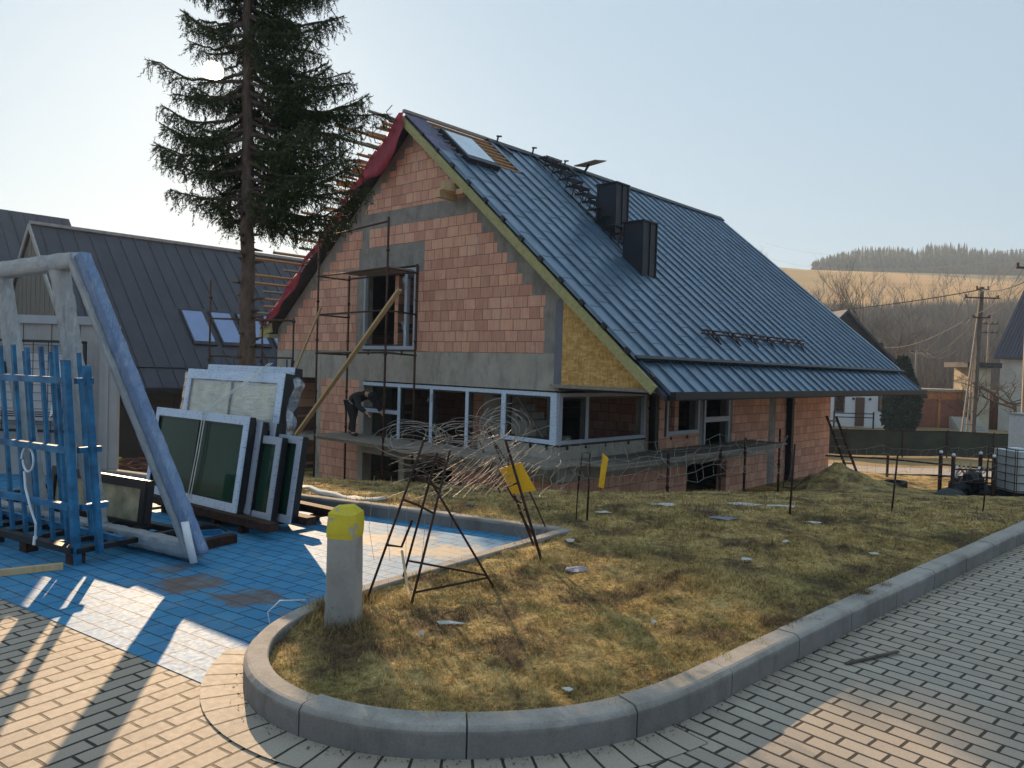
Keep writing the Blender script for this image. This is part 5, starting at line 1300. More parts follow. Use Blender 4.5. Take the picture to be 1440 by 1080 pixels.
lb('gutter', M['dark'], lambda g: (g.beam((.06, -1.5, .56), (.06, 14, .56), .14, .12), g.span((-.3, -1.4, .35), (.0, 13.9, .46))))
lb('front_wall', plain('dark_brown_panels', (.035, .028, .027), .8, 0, .2, 2, .05), lambda g: [g.span((-.45, -1.35 + i * .9, -2.2), (-.35 + .012 * (i % 2), -1.35 + i * .9 + .89, .48)) for i in range(17)])
Mg = plain('taupe_board_gable', (.155, .14, .125), .7, 0, .1, 3, .1)
def lg(g):
    for i in range(43):
        x0 = -10.7 + i * .25; x1 = x0 + .24; h = lambda x: (6.0 - abs(x + 5.42)) - .10
        g.prism([(x0, -1.42 + .012 * (i % 2), -2.2), (x1, -1.42 + .012 * (i % 2), -2.2), (x1, -1.42 + .012 * (i % 2), h(x1)), (x0, -1.42 + .012 * (i % 2), h(x0))], (0, .1, 0))
lb('gable_wall', Mg, lg)
lb('verge_trim', plain('pale_verge_trim', (.36, .35, .34), .5, .2), lambda g: (g.beam((-5.42, -1.52, 6.02), (0.05, -1.52, .55), .05, .16), g.beam((-5.42, -1.515, 6.02), (-10.9, -1.515, .54), .05, .16)))
for i in range(4):
    y = 2.5 + i * 1.06
    f = lb('roof_window', M['chim'], lambda g: (g.prism([lp(-2.68, y, .0), lp(-1.42, y, .0), lp(-1.42, y + .86, .0), lp(-2.68, y + .86, .0)], nl1 * .07)))
    lb('pane', plain('sky_reflecting_pane', (.20, .27, .45), .06, .6, .1, 1, 0, spec=1), lambda g: g.prism([Vector(lp(-2.62, y + .06)) + nl1 * .07, Vector(lp(-1.52, y + .06)) + nl1 * .07, Vector(lp(-1.52, y + .80)) + nl1 * .07, Vector(lp(-2.62, y + .80)) + nl1 * .07], nl1 * .008), parent=f)
t = empty('rear_house', LM, 'second dark metal roof rising behind the gable at the far left edge', 'house')
g = MB(); g.prism([(-16, -9, 8.1), (-10.9, -9, 3.0), (-10.9, 3, 3.0), (-16, 3, 8.1)], (0, 0, -.2)); g.prism([(-16, -9, 8.1), (-21, -9, 3.1), (-21, 3, 3.1), (-16, 3, 8.1)], (0, 0, -.2))
for i in range(23): g.beam((-15.95, -8.8 + i * .52, 8.07), (-10.92, -8.8 + i * .52, 3.04), .03, .04)
g.build('roof', M['roof_d'], t, space=LM)
g = MB(); g.span((-20.7, -8.8, -2.2), (-11.2, 2.8, 3.1)); g.prism([(-20.7, -8.8, 3.1), (-11.2, -8.8, 3.1), (-16, -8.8, 7.8)], (0, 11.6, 0)); g.build('wall', Mg, t, space=LM)
# small scaffold with blue rails between the houses
t = thing('blue_railed_scaffold', 'thin scaffold with blue guard rails behind the spruce in front of the dark roof', 'scaffold', (-8.3, 21, -1.5))
for x, zt in ((-8.28, 3.75), (-7.7, 1.5), (-6.85, 2.85), (-6.0, 2.8)):
    g = MB(); zb = Hs(x, 21) - .05; g.tube((x, 21, zb), (x, 21, zt), .027, 7)
    for zz in (.5, 1.6, 2.7, 3.3):
        if zz < zt: g.ball((x, 21, zz), .055, 7, 4)
    g.build('post', M['rust'], t, smooth=True)
for z in (2.72, 1.82): 
    g = MB(); g.tube((-8.28, 21, z if z > 2 else 1.70), (-6.0, 21, z if z > 2 else 1.70), .025, 6); g.build('rail', M['rust'], t)
for x in (-7.95, -7.6, -7.2, -6.8, -6.45, -6.15, -6.02):
    g = MB(); g.beam((x, 20.95, 1.0), (x, 20.95, 1.66), .05, .03); g.build('blue_baluster', plain('dark_blue_rail', (.02, .05, .16), .5), t)
g = MB(); g.span((-8.3, 20.7, .93), (-6.0, 21.2, .98)); g.build('deck', M['wood_g'], t)

# ------------------------------------------------------------------ right background
def strip(name, path, w, dz, mat):
    P = resample(path, 1.0); vs = []; fs = []
    for i, p in enumerate(P):
        q = (P[min(i+1, len(P)-1)] - P[max(i-1, 0)]).normalized(); nn = Vector((-q.y, q.x, 0))
        for s in (-1, -.33, .33, 1): c = p + nn * s * w / 2; vs.append((c.x, c.y, Hs(c.x, c.y) + dz))
    for i in range(len(P) - 1):
        for j in range(3): a = i*4 + j; fs.append((a, a + 4, a + 5, a + 1))
    me = bpy.data.meshes.new(name); me.from_pydata(vs, [], fs); me.materials.append(mat); me.update()
    o = bpy.data.objects.new(name, me); COL.objects.link(o); o['kind'] = 'structure'; return o
strip('track', [(2, 31.5), (12, 31.8), (20, 30.5), (30, 28)], 3.4, .05, M['track'])
G0 = lambda x, y: Hs(x, y)
# fence with green netting
t = thing('netting_fence', 'long low fence covered with dark green netting beyond the sandy track', 'fence', (15.5, 38, Hs(15.5, 38)))
fp = [(13.2, 39.5), (16.6, 38), (19.4, 38), (21.6, 38), (23.9, 38), (26.4, 38), (29, 38)]
g = MB()
for a, b in zip(fp, fp[1:]):
    za, zb = Hs(*a), Hs(*b); g.prism([(a[0], a[1], za + .05), (b[0], b[1], zb + .05), (b[0], b[1], zb + 1.28), (a[0], a[1], za + 1.28)], (0, .02, 0))
g.build('netting', plain('dark_green_netting', (.035, .042, .030), .9, 0, .45, 1.2, .3, .05), t)
g = MB(); g.path([(x, y - .03, Hs(x, y) + 1.30) for x, y in fp], .022, 5); g.build('top_rail', M['rust_d'], t)
for x, y in fp: g = MB(); g.tube((x, y - .05, Hs(x, y) - .1), (x, y - .05, Hs(x, y) + 1.36), .035, 6); g.build('post', M['rust_d'], t)
# bar barrier along the near edge of the track
t = thing('low_rail', 'low dark rail on short posts along the near edge of the track', 'rail', (10, 27, Hs(10, 27)))
g = MB(); g.path([(9.6, 27.6, Hs(9.6, 27.6) + .62), (13, 26.6, Hs(13, 26.6) + .62), (17, 25.5, Hs(17, 25.5) + .6)], .03, 6); g.build('rail', M['rust_d'], t)
for x, y in ((9.8, 27.5), (13.1, 26.6), (15.1, 26.0), (16.9, 25.5)): g = MB(); g.tube((x, y, Hs(x, y) - .1), (x, y, Hs(x, y) + .75), .045, 6); g.build('post', M['rust_d'], t)
def tyre(label, x, y, r, w, tilt, rz):
    z = Hs(x, y); g = MB(); n = 28; prof = [(r, -w/2*.8), (r, w/2*.8), (r*.9, w/2), (r*.62, w/2*.9), (r*.58, 0), (r*.62, -w/2*.9), (r*.9, -w/2)]; K = len(prof)
    Mx = Matrix.Translation((x, y, z + (w / 2 if tilt < .1 else r * .93))) @ Matrix.Rotation(rz, 4, 'Z') @ Matrix.Rotation(tilt, 4, 'X')
    for i in range(n):
        a = 2*pi*i/n
        for k, (rr_, h) in enumerate(prof): q = rr_ * (1.03 if (i % 2 and k < 2) else 1); g.v.append(tuple(Mx @ Vector((q*cos(a), q*sin(a), h))))
    for i in range(n):
        for k in range(K): g.f.append((i*K + k, ((i+1) % n)*K + k, ((i+1) % n)*K + (k+1) % K, i*K + (k+1) % K))
    o = g.build('tyre', M['rubber']); return single(o, label, 'tyre')
tyre('old black tyre lying on the sunlit earth before the track', 12.1, 24.0, .33, .26, 0, 0)
tyre('black tyre lying beside the far corner of the brick wall', 10.15, 24.2, .20, .2, .0, 1.2)
# ladder on the far end of the side wall
t = thing('ladder', 'grey ladder leaning on the far corner of the brick side wall', 'ladder', (11, 25, Hs(11, 25)))
La, Lb_ = Vector((11.65, 26.3, Hs(11.65, 26.3))), Vector((10.78, 26.25, .28)); off = Vector((.27, -.12, 0))
for o_ in (Vector((0, 0, 0)), off): g = MB(); g.beam(La + o_, Lb_ + o_, .05, .07); g.build('stile', M['rust'], t)
for i in range(7): g = MB(); p = La.lerp(Lb_, .08 + i * .14); g.beam(p, p + off, .05, .05); g.build('rung', M['wood_g'], t)
# rubbish in a wire cage, tank
cx, cy = 10.9, 18.2; cz = Hs(cx, cy)
t = thing('rubbish_cage', 'rusty post cage full of black rubbish bags and broken boards', 'cage', (cx, cy, cz))
for x, y in ((-.55, -.3), (-.48, .35), (.40, -.3), (.48, .35)):
    g = MB(); g.tube((cx + x, cy + y, cz - .1), (cx + x, cy + y, cz + .95), .045, 7); g.build('post', M['rust'], t)
    g = MB(); g.ball((cx + x, cy + y, cz + .98), .045, 8, 5); g.build('post_cap', M['plastic_w'], t, smooth=True)
for z in (.35, .65): g = MB(); g.tube((cx - .55, cy - .3, cz + z), (cx + .40, cy - .3, cz + z), .02, 5); g.build('rail', M['rust_d'], t)
def blob(c, r, sc_, seed, mat, name, parent=None, amp=.25):
    R_ = np.random.default_rng(seed); g = MB(); g.ball((0, 0, 0), 1, 14, 9); 
    g.v = [tuple(Vector(c) + Vector((v[0]*r*sc_[0], v[1]*r*sc_[1], v[2]*r*sc_[2])) * (1 + amp * (mnoise.noise(Vector(v) * 2.3 + Vector((seed, 0, 0))) + .5 * mnoise.noise(Vector(v) * 6 + Vector((0, seed, 0)))))) for v in g.v]
    return g.build(name, mat, parent, smooth=True)
M['bag'] = plain('black_rubbish_film', (.016, .018, .022), .3, 0, .3, 9, .9, .03, 12)
for i, (x, y, z, r) in enumerate(((-.2, 0, .18, .27), (.15, .05, .20, .30), (.05, -.1, .42, .22), (.33, -.15, .12, .2), (-.35, -.2, .10, .16), (.42, -.1, .0, .17))):
    o = blob((cx + x, cy + y, cz + z), r, (1, .8, .8), i, M['bag'], 'rubbish_bag', amp=.5)
    single(o, ['black bag at the left inside the rubbish cage', 'biggest black bag in the middle of the rubbish cage', 'black bag on top of the others in the rubbish cage', 'black bag by the right post of the rubbish cage', 'small black bag low at the left post of the rubbish cage', 'black bag spilling out at the right foot of the rubbish cage'][i], 'bag', 'rubbish bags in the cage')
o = blob((cx - .75, cy - .55, cz + .05), .3, (1.3, .8, .55), 12, plain('dark_green_tarp', (.03, .045, .045), .6, 0, .3, 5, .5), 'tarp_heap', amp=.4); single(o, 'dark green crumpled tarp at the foot of the rubbish cage', 'tarp')
random.seed(8)
for i in range(9):
    g = MB(); a = random.uniform(.6, 2.5); c = Vector((cx - .35 + i * .085, cy - .02 + .06 * (i % 3), cz + .48 + .03 * (i % 2))); d = Vector((cos(a) * .22, random.uniform(-.1, .1), abs(sin(a)) * .25)); g.beam(c - d, c + d, .05, .02); o = g.build('broken_board', M['wood'] if i % 2 else M['plastic_w'])
    single(o, ('pale wooden' if i % 2 else 'whitish plastic') + ' broken board sticking out of the rubbish cage', 'board', 'broken boards in the rubbish cage')
tx, ty = 12.15, 18.0; tz = Hs(tx, ty)
t = thing('liquid_tank', 'white plastic tank in a metal cage at the right edge', 'tank', (tx, ty, tz))
g = MB(); g.beam((tx, ty, tz + .16), (tx, ty, tz + 1.10), 1.10, .95, (0, 1, 0), ch=.08); g.build('tank', plain('milky_tank_plastic', (.50, .53, .54), .45, 0, .1, 2, .1), t)
g = MB(); g.span((tx - .6, ty - .5, tz + .01), (tx + .6, ty + .5, tz + .13)); g.build('pallet', M['dark'], t)
g = MB()
for i in range(6): z = tz + .2 + i * .19; [g.tube(a, b, .012, 5) for a, b in ((((tx - .6, ty - .52, z)), (tx + .6, ty - .52, z)), ((tx - .6, ty - .52, z), (tx - .6, ty + .5, z)))]
for i in range(7): x = tx - .6 + i * .2; g.tube((x, ty - .54, tz + .1), (x, ty - .54, tz + 1.17), .011, 5)
for i in range(4): y = ty - .5 + i * .33; g.tube((tx - .62, y, tz + .1), (tx - .62, y, tz + 1.17), .011, 5)
g.build('cage', M['rust'], t)
g = MB(); g.tube((tx - .3, ty, tz + 1.10), (tx - .3, ty, tz + 1.16), .15, 14); g.build('lid', M['plastic_w'], t)
t = thing('white_container', 'pale grey box standing behind the caged tank at the right edge', 'box', (14.6, 21.3, Hs(14.6, 21.3)))
z = Hs(14.6, 21.3); g = MB(); g.beam((14.6, 21.3, z), (14.6, 21.3, .72), 1.1, .8, (0, 1, 0), ch=.03); g.build('box', M['plastic_w'], t)
g = MB(); g.span((14.03, 20.86, .72), (15.17, 21.74, .77)); g.build('lid', plain('grey_lid', (.4, .42, .44), .5), t)

# white house
t = thing('white_house', 'white rendered house with brown windows and dark gable roof behind the fence', 'house', (25.8, 60, -2.3))
WX0, WX1, WY, WZ, WA = 20.0, 31.6, 60, .72, 6.6; wc = (WX0 + WX1) / 2
M['white'] = plain('white_render', (.66, .68, .72), .85, 0, .06, 1, .1)
g = MB(); g.span((WX0, WY, -2.6), (WX1, WY + 9, WZ)); g.build('wall', M['white'], t); g = MB(); g.prism([(WX0, WY, WZ + .9), (WX1, WY, WZ + .9), (wc, WY, WA)], (0, 9, 0)); g.prism([(WX0, WY + .01, WZ), (WX1, WY + .01, WZ), (WX1, WY + .01, WZ + .9), (WX0, WY + .01, WZ + .9)], (0, 8.9, 0)); g.build('dark_gable', M['dark'], t)
g = MB(); s_ = (WA - WZ) / (wc - WX0)
g.prism([(wc, WY - .5, WA + .25), (WX1 + .6, WY - .5, WZ - .6 * s_ + .25), (WX1 + .6, WY + 9.5, WZ - .6 * s_ + .25), (wc, WY + 9.5, WA + .25)], (0, 0, -.22)); g.prism([(wc, WY - .5, WA + .25), (WX0 - .6, WY - .5, WZ - .6 * s_ + .25), (WX0 - .6, WY + 9.5, WZ - .6 * s_ + .25), (wc, WY + 9.5, WA + .25)], (0, 0, -.22)); g.build('roof', M['roof_d'], t)
g = MB(); g.span((28.3, 61, 2.5), (29.3, 62, 4.4)); g.build('chimney', M['chim'], t)
Mwin = plain('brown_window_wood', (.10, .05, .035), .6)
for x0, x1, z0, z1 in ((25.2, 26.0, -1.15, .25), (28.62, 29.3, -1.0, .35), (22.0, 22.8, -1.15, .25)):
    g = MB(); g.span((x0, WY - .05, z0), (x1, WY - .005, z1)); f = g.build('window', Mwin, t); g = MB(); g.span((x0 + .12, WY - .06, z0 + .12), (x1 - .12, WY - .051, z1 - .12)); g.build('pane', M['bgglass'], f)
g = MB(); g.span((26.85, WY - .06, -2.2), (27.55, WY - .005, .05)); g.build('door', Mwin, t)
for x in (26.6, 27.9): g = MB(); g.span((x, WY - .15, -.15), (x + .12, WY - .005, .02)); g.build('wall_lamp', M['dark'], t)
t = thing('step_railing', 'small dark railing beside the door of the white house', 'railing', (26, 58.5, -2.2))
for x in (24.6, 27.6): g = MB(); g.tube((x, 58.5, -2.4), (x, 58.5, -1.0), .06, 6); g.build('post', M['dark'], t)
for z in (-1.15, -1.45): g = MB(); g.tube((24.6, 58.5, z), (27.6, 58.5, z), .04, 5); g.build('rail', M['dark'], t)
# orange garage
t = thing('wooden_garage', 'long orange-brown wooden garage with flat roof right of the dark conifer', 'garage', (35, 62, -2.3))
M['orange'] = m_wood('orange_stained_boards', (.40, .14, .05), (.58, .22, .085), (1, 1, .3))
g = MB(); g.span((31.2, 62, -2.6), (39.4, 67, .66)); g.build('wall', M['orange'], t)
g = MB(); g.span((31.0, 61.7, .66), (39.6, 67.2, .84)); g.build('roof_edge', plain('pale_roof_edge', (.36, .30, .24), .7), t)
g = MB(); g.span((31.2, 61.93, .05), (39.4, 61.995, .64)); g.build('fascia', M['orange'], t)
for i in range(3): 
    g = MB(); x = 32.3 + i * 2.3; g.span((x, 61.95, -2.4), (x + 2.0, 61.99, .0)); g.build('gate', plain('dark_stained_gate', (.26, .09, .05), .7, 0, .25, 2, .1), t)
    if i < 3: g = MB(); g.span((x + 2.05, 61.86, -2.4), (x + 2.25, 61.96, .05)); g.build('gate_post', M['orange'], t)
# house with steep grey roof at the right edge
t = thing('grey_roofed_house', 'house with steep grey-violet roof cut by the right edge of the view', 'house', (42, 62, -2.3))
def hprism(name, pts, off, mat): g = MB(); g.prism(pts, off); g.build(name, mat, t)
mw = plain('old_plaster', (.40, .38, .34), .9, 0, .2, .8, .3)
hprism('roof', [(37.5, 60, 3.55), (47.5, 62, 3.55), (53, 66.5, 11.2), (43.4, 64.5, 11.2)], (0, .05, -.2), plain('grey_violet_roof_sheet', (.075, .07, .095), .6, .2, .15, 2, .3))
g = MB()
for i in range(34): a = Vector((37.5, 60, 3.6)).lerp(Vector((47.5, 62, 3.6)), i / 33); b = Vector((43.4, 64.5, 11.25)).lerp(Vector((53, 66.5, 11.25)), i / 33); g.beam(a, b, .07, .05)
g.build('roof_ribs', plain('grey_violet_roof_ribs', (.06, .055, .075), .6, .2), t)
hprism('wall', [(38.4, 60.6, -2.6), (47, 62.3, -2.6), (49, 66, -2.6), (41.4, 64.6, -2.6)], (0, 0, 6.1), mw)
g = MB(); g.span((35.6, 60.2, 2.65), (38.3, 63.5, 3.05)); g.build('porch_roof', M['dark'], t)
g = MB(); g.span((36.4, 60.6, -2.6), (37.7, 63.4, 2.65)); g.build('annex_wall', plain('beige_plaster', (.42, .36, .26), .9, 0, .2, 1, .3), t)
for i in range(6): g = MB(); g.span((34.4, 58.6 + i * .28, -2.5), (36.6, 58.9 + i * .28, -2.25 + i * .2)); g.build('step', mw, t)
# thuja
def leafball(name, parent, n, cfn, mat, size, seed, aspect=1.0):
    R_ = np.random.default_rng(seed); C_, rad = cfn(R_, n); d = R_.normal(size=(n, 3)); d /= np.linalg.norm(d, axis=1)[:, None]; e = np.cross(d, R_.normal(size=(n, 3))); e /= np.linalg.norm(e, axis=1)[:, None]
    s = size * R_.uniform(.6, 1.3, n)[:, None]
    T = np.stack([C_ - e * s * .5, C_ + e * s * .5, C_ + d * s * aspect], 1); return np_mesh(name, T.reshape(-1, 3), np.arange(n * 3).reshape(-1, 3), mat, parent=parent)
t = thing('thuja_tree', 'dense dark green conical conifer between the white house and the garage', 'tree', (27.9, 55, -2.2))
def thf(R_, n):
    u = R_.random(n) ** .8; a = R_.uniform(0, 2*pi, n); lump = 1 + .12 * np.sin(a * 5 + u * 9) + .07 * np.sin(a * 9 - u * 14)
    r = 1.42 * np.sin(np.clip(u * .9 + .12, 0, 1) * pi * .93) ** .6 * (1.02 - .55 * u) * lump * R_.uniform(.82, 1.03, n); return np.stack([27.9 + r*np.cos(a), 55 + r*np.sin(a), -2.3 + u * 5.4], 1), r
leafball('crown', t, 14000, thf, M['thuja'], .20, 3)
g = MB(); g.tube((27.9, 55, -2.4), (27.9, 55, .8), .15, 8); g.build('trunk', M['barkb'], t)
# bare trees: three prototypes
def bare_tree(name, label, x, y, h, seed, spread=.5, dens=1.0, trunk_r=None, group=None, lv=5, multi=1, low=.25):
    R_ = random.Random(seed); z0 = Hs(x, y) - .2; t = thing(name, label, 'tree', (x, y, z0), 0, group); tr = MB(); cr = MB(); r0 = trunk_r or h * .014
    def grow(mb, p, d, L, r, l):
        n = 4; pts = [p]; dd = d.copy()
        for i in range(n):
            dd = (dd + Vector((R_.gauss(0, .10), R_.gauss(0, .10), .05))).normalized(); pts.append(pts[-1] + dd * L / n)
        mb.path(pts, [r * (1 - .45 * i / n) for i in range(n + 1)], 6 if l == 0 else (4 if l < 3 else 3), caps=False)
        if l >= lv: return
        k = int(R_.choice([2, 3, 3, 4]) * dens) + (3 if l == 0 else 0)
        for i in range(k):
            u = R_.uniform(low if l == 0 else .3, 1.0) if i < k - 1 else 1.0; q = pts[min(n - 1, int(u*n))].lerp(pts[min(n, int(u*n) + 1)], u*n - int(u*n))
            a = R_.uniform(0, 2*pi); sd = Vector((cos(a), sin(a), 0)); nd = (dd * (1 - spread * (.5 if i == k-1 else 1)) + sd * spread * R_.uniform(.6, 1.2) + Vector((0, 0, .12))).normalized()
            grow(cr, q, nd, L * R_.uniform(.50, .78), max(.006, r * R_.uniform(.38, .58)), l + 1)
    for m in range(multi):
        grow(tr, Vector((x + m * .4, y, z0)), Vector((R_.gauss(0, .04) + m * .1, R_.gauss(0, .04), 1)).normalized(), h * .42, r0, 0)
    tr.build('trunk', M['barkb'], t); cr.build('crown', M['barkb'], t); return t
bare_tree('bare_tree', 'tall bare tree with upswept branches behind the far end of the metal roof', 34.9, 75, 17.5, 3, .42, 1.25, .22, low=.2)
bare_tree('bare_tree', 'bare tree with a wide fan of twigs right of the tall one', 37.4, 76, 14.5, 8, .6, 1.25, .2, low=.35)
bare_tree('bare_tree', 'gnarled bare fruit tree in front of the grey roofed house', 29.2, 44.5, 7.0, 14, .85, 1.2, .15, low=.2, lv=4)
bare_tree('bare_tree', 'small bare tree beside the electricity pole', 31.5, 52, 6.5, 19, .6, 1.2, .09, low=.1, lv=4)
protos = [bare_tree('bare_tree', 'bare deciduous tree on the far wooded slope', 52, 118, 11, 31, .45, 1.1, .12, 'bare trees on the far slope', lv=4),
          bare_tree('bare_tree', 'bare deciduous tree on the far wooded slope', 60, 128, 9.5, 32, .6, 1.1, .11, 'bare trees on the far slope', lv=4),
          bare_tree('bare_tree', 'bare deciduous tree on the far wooded slope', 72, 140, 12, 33, .38, 1.0, .12, 'bare trees on the far slope', lv=4)]
random.seed(77)
for k in range(95):
    if k < 62: y = random.uniform(95, 245); az = random.uniform(.36, .70)
    elif k < 74: y = random.uniform(240, 300); az = random.uniform(.36, .70)
    elif k < 86: y = random.uniform(300, 360); az = random.uniform(.52, .68)
    else: y = random.uniform(395, 430); az = random.choice([random.uniform(.30, .37), random.uniform(.58, .70)])
    x = az * y; c = copy_tree(protos[k % 3]); s = random.uniform(.75, 1.15) * (1.15 if y > 380 else 1)
    c.location = (x, y, Hs(x, y) - .3); c.rotation_euler = (0, 0, random.uniform(0, 6.28)); c.scale = (s, s, s * random.uniform(.9, 1.1))
    if k >= 74: c['label'] = 'lone bare tree standing in the tan field below the conifer wood' if k < 86 else 'bare tree standing out on the skyline of the far hill'; c['group'] = 'bare trees in the hill field' if k < 86 else 'bare trees on the hill skyline'
# undergrowth mass on the slope: one uncountable thicket of thin stems
R_ = np.random.default_rng(4); n = 26000; y = R_.uniform(72, 222, n); x = R_.uniform(.33, .72, n) * y; z = H(x, y)
keep = vnoise(x, y, .05, 9) > -.32; x, y, z = x[keep], y[keep], z[keep]; n = len(x)
hh = R_.uniform(1.0, 5.5, n) * (1 + vnoise(x, y, .03, 12) * 1.2) * np.interp(y, [72, 100, 140], [.55, .8, 1]); b = np.stack([x, y, z - .2], 1); a = R_.uniform(0, 6.28, n); w = .03 + y * .00042
top = b + np.stack([R_.normal(0, .18, n) * hh, R_.normal(0, .12, n) * hh, hh], 1); sd = np.stack([np.cos(a) * w, np.sin(a) * w, np.zeros(n)], 1)
T = np.stack([b - sd, b + sd, top], 1); Mth = plain('brown_thicket', (.13, .10, .085), .95, 0, .5, .05, 0, col2=(.21, .155, .115))
np_mesh('thicket', T.reshape(-1, 3), np.arange(n * 3).reshape(-1, 3), Mth, kind='stuff')
# conifer wood on the hilltop
n = 1500; y = R_.uniform(414, 470, n); x = R_.uniform(.385, .72, n) * y; z = H(x, y) - 1; g = MB(); V_ = []; F_ = []
for i in range(n):
    hgt = R_.uniform(11, 16) * (1.15 if .53 < x[i] / y[i] < .585 else 1) * np.interp(x[i] / y[i], [.385, .45], [.45, 1]); r = R_.uniform(1.6, 2.6); b0 = len(V_)
    for tier in range(3):
        zz = z[i] + hgt * (.1 + tier * .27); rr_ = r * (1 - tier * .27); bb = len(V_)
        for k in range(7): a = k * 6.283 / 7 + tier; q = rr_ * R_.uniform(.55, 1.35); V_.append((x[i] + q*cos(a), y[i] + q*sin(a), zz))
        V_.append((x[i], y[i], zz + hgt * .42))
        for k in range(7): F_.append((bb + k, bb + (k+1) % 7, bb + 7))
np_mesh('conifer_forest', np.array(V_), np.array(F_), m_leaf('far_conifers', (.022, .035, .022), (.045, .055, .035), .05), kind='stuff')

# ------------------------------------------------------------------ poles and wires
def insul(g, x, y, z): g.tube((x, y, z), (x, y, z + .16), .05, 6)
PX, PY = 27.1, 45.0; pz = Hs(PX, PY)
t = thing('utility_pole', 'concrete A-shaped electricity pole with crossarms in front of the garage', 'pole', (PX, PY, pz))
Mpole = plain('weathered_pole_concrete', (.24, .215, .19), .9, 0, .2, 3, .3)
g = MB(); g.beam((PX - .05, PY, pz), (PX + .12, PY, 7.1), .20, .22); g.build('shaft', plain('dark_pole', (.10, .09, .08), .9), t)
g = MB(); g.beam((PX - .75, PY, pz), (PX + .0, PY, 5.6), .08, .09); g.build('strut', Mpole, t)
g = MB(); g.beam((PX - .45, PY - .02, pz), (PX + .06, PY - .02, 6.9), .06, .07); g.build('strut', Mpole, t)
for i in range(9): u = .06 + i * .1; g = MB(); g.beam(Vector((PX - .75, PY, pz)).lerp(Vector((PX, PY, 5.6)), u), Vector((PX - .05, PY, pz)).lerp(Vector((PX + .1, PY, 5.8)), u), .05, .05); g.build('rung', Mpole, t)
for z, w_ in ((6.95, .35), (6.45, 1.0), (5.3, .5)):
    g = MB(); g.beam((PX - w_ + .1, PY - .15, z), (PX + w_ + .1, PY - .15, z), .07, .07)
    for s in (-1, 1): insul(g, PX + .1 + s * w_ * .93, PY - .15, z + .03)
    g.build('crossarm', M['rust_d'], t)
def pole2(label, x, y, zt, r=.09, arms=((0, .8),)):
    z = Hs(x, y); t = thing('utility_pole', label, 'pole', (x, y, z)); g = MB(); g.tube((x, y, z - .2), (x, y, zt), r, 7); g.build('shaft', Mpole, t)
    for dz, w_ in arms:
        g = MB(); g.beam((x - w_, y, zt - .1 - dz), (x + w_, y, zt - .1 - dz), .08, .08); [insul(g, x + s * w_ * .9, y, zt - .06 - dz) for s in (-1, -.4, .4, 1)]; g.build('crossarm', M['rust_d'], t)
pole2('slim distant electricity pole left of the A-shaped pole', 47.2, 90, 4.9, .13, ((0, 1.2),))
pole2('distant pole with double crossarm right of the A-shaped pole', 43.2, 70, 6.9, .10, ((0, .8), (.8, .8)))
pole2('tall pole whose crossarm reaches in at the right edge', 20.35, 30.5, 6.25, .11, ((0, .55),))
def wire(label, a, b, sag, r=.012, n=16):
    a, b = Vector(a), Vector(b); g = MB(); g.path([a.lerp(b, i / n) - Vector((0, 0, sag * 4 * (i / n) * (1 - i / n))) for i in range(n + 1)], r, 4)
    o = g.build('overhead_wire', M['black'] if r > .02 else plain('grey_conductor', (.10, .095, .09), .7, 0), smooth=True); return single(o, label, 'wire', 'overhead wires')
wire('thick black cable running left from the A-shaped pole towards the metal roof', (PX + .1, PY, 6.95), (22, 58, 6.4), .2, .035)
wire('thick black cable running right from the A-shaped pole', (PX + .1, PY, 6.95), (20.4, 30.5, 5.75), .25, .03)
for i, (dx, z, lb_) in enumerate(((-.8, 6.6, 'uppermost'), (1.0, 6.6, 'second'), (-.35, 5.45, 'third'), (.55, 5.45, 'lowest'))):
    wire(lb_ + ' of the four wires falling from the A-shaped pole to the slim distant pole', (PX + dx, PY - .1, z), (47.2 + (-1 + i * .65), 90, 4.95), 1.6, .022)
    wire(lb_ + ' of the four wires rising from the A-shaped pole to the right edge', (PX + dx, PY - .1, z), (20.35 + (-.5 + i * .33), 30.5, 6.35), .35, .012)
wire('higher of the two long faint wires crossing the hilltop', (30, 95, 18.0), (20.8, 30, 6.9), 1.0, .009)
wire('lower of the two long faint wires crossing the hilltop', (31, 95, 16.0), (21.4, 30, 6.6), 1.0, .009)
wire('single wire slanting down left behind the A-shaped pole', (PX - .5, PY, 5.3), (33.5, 72, 4.6), .8, .018)

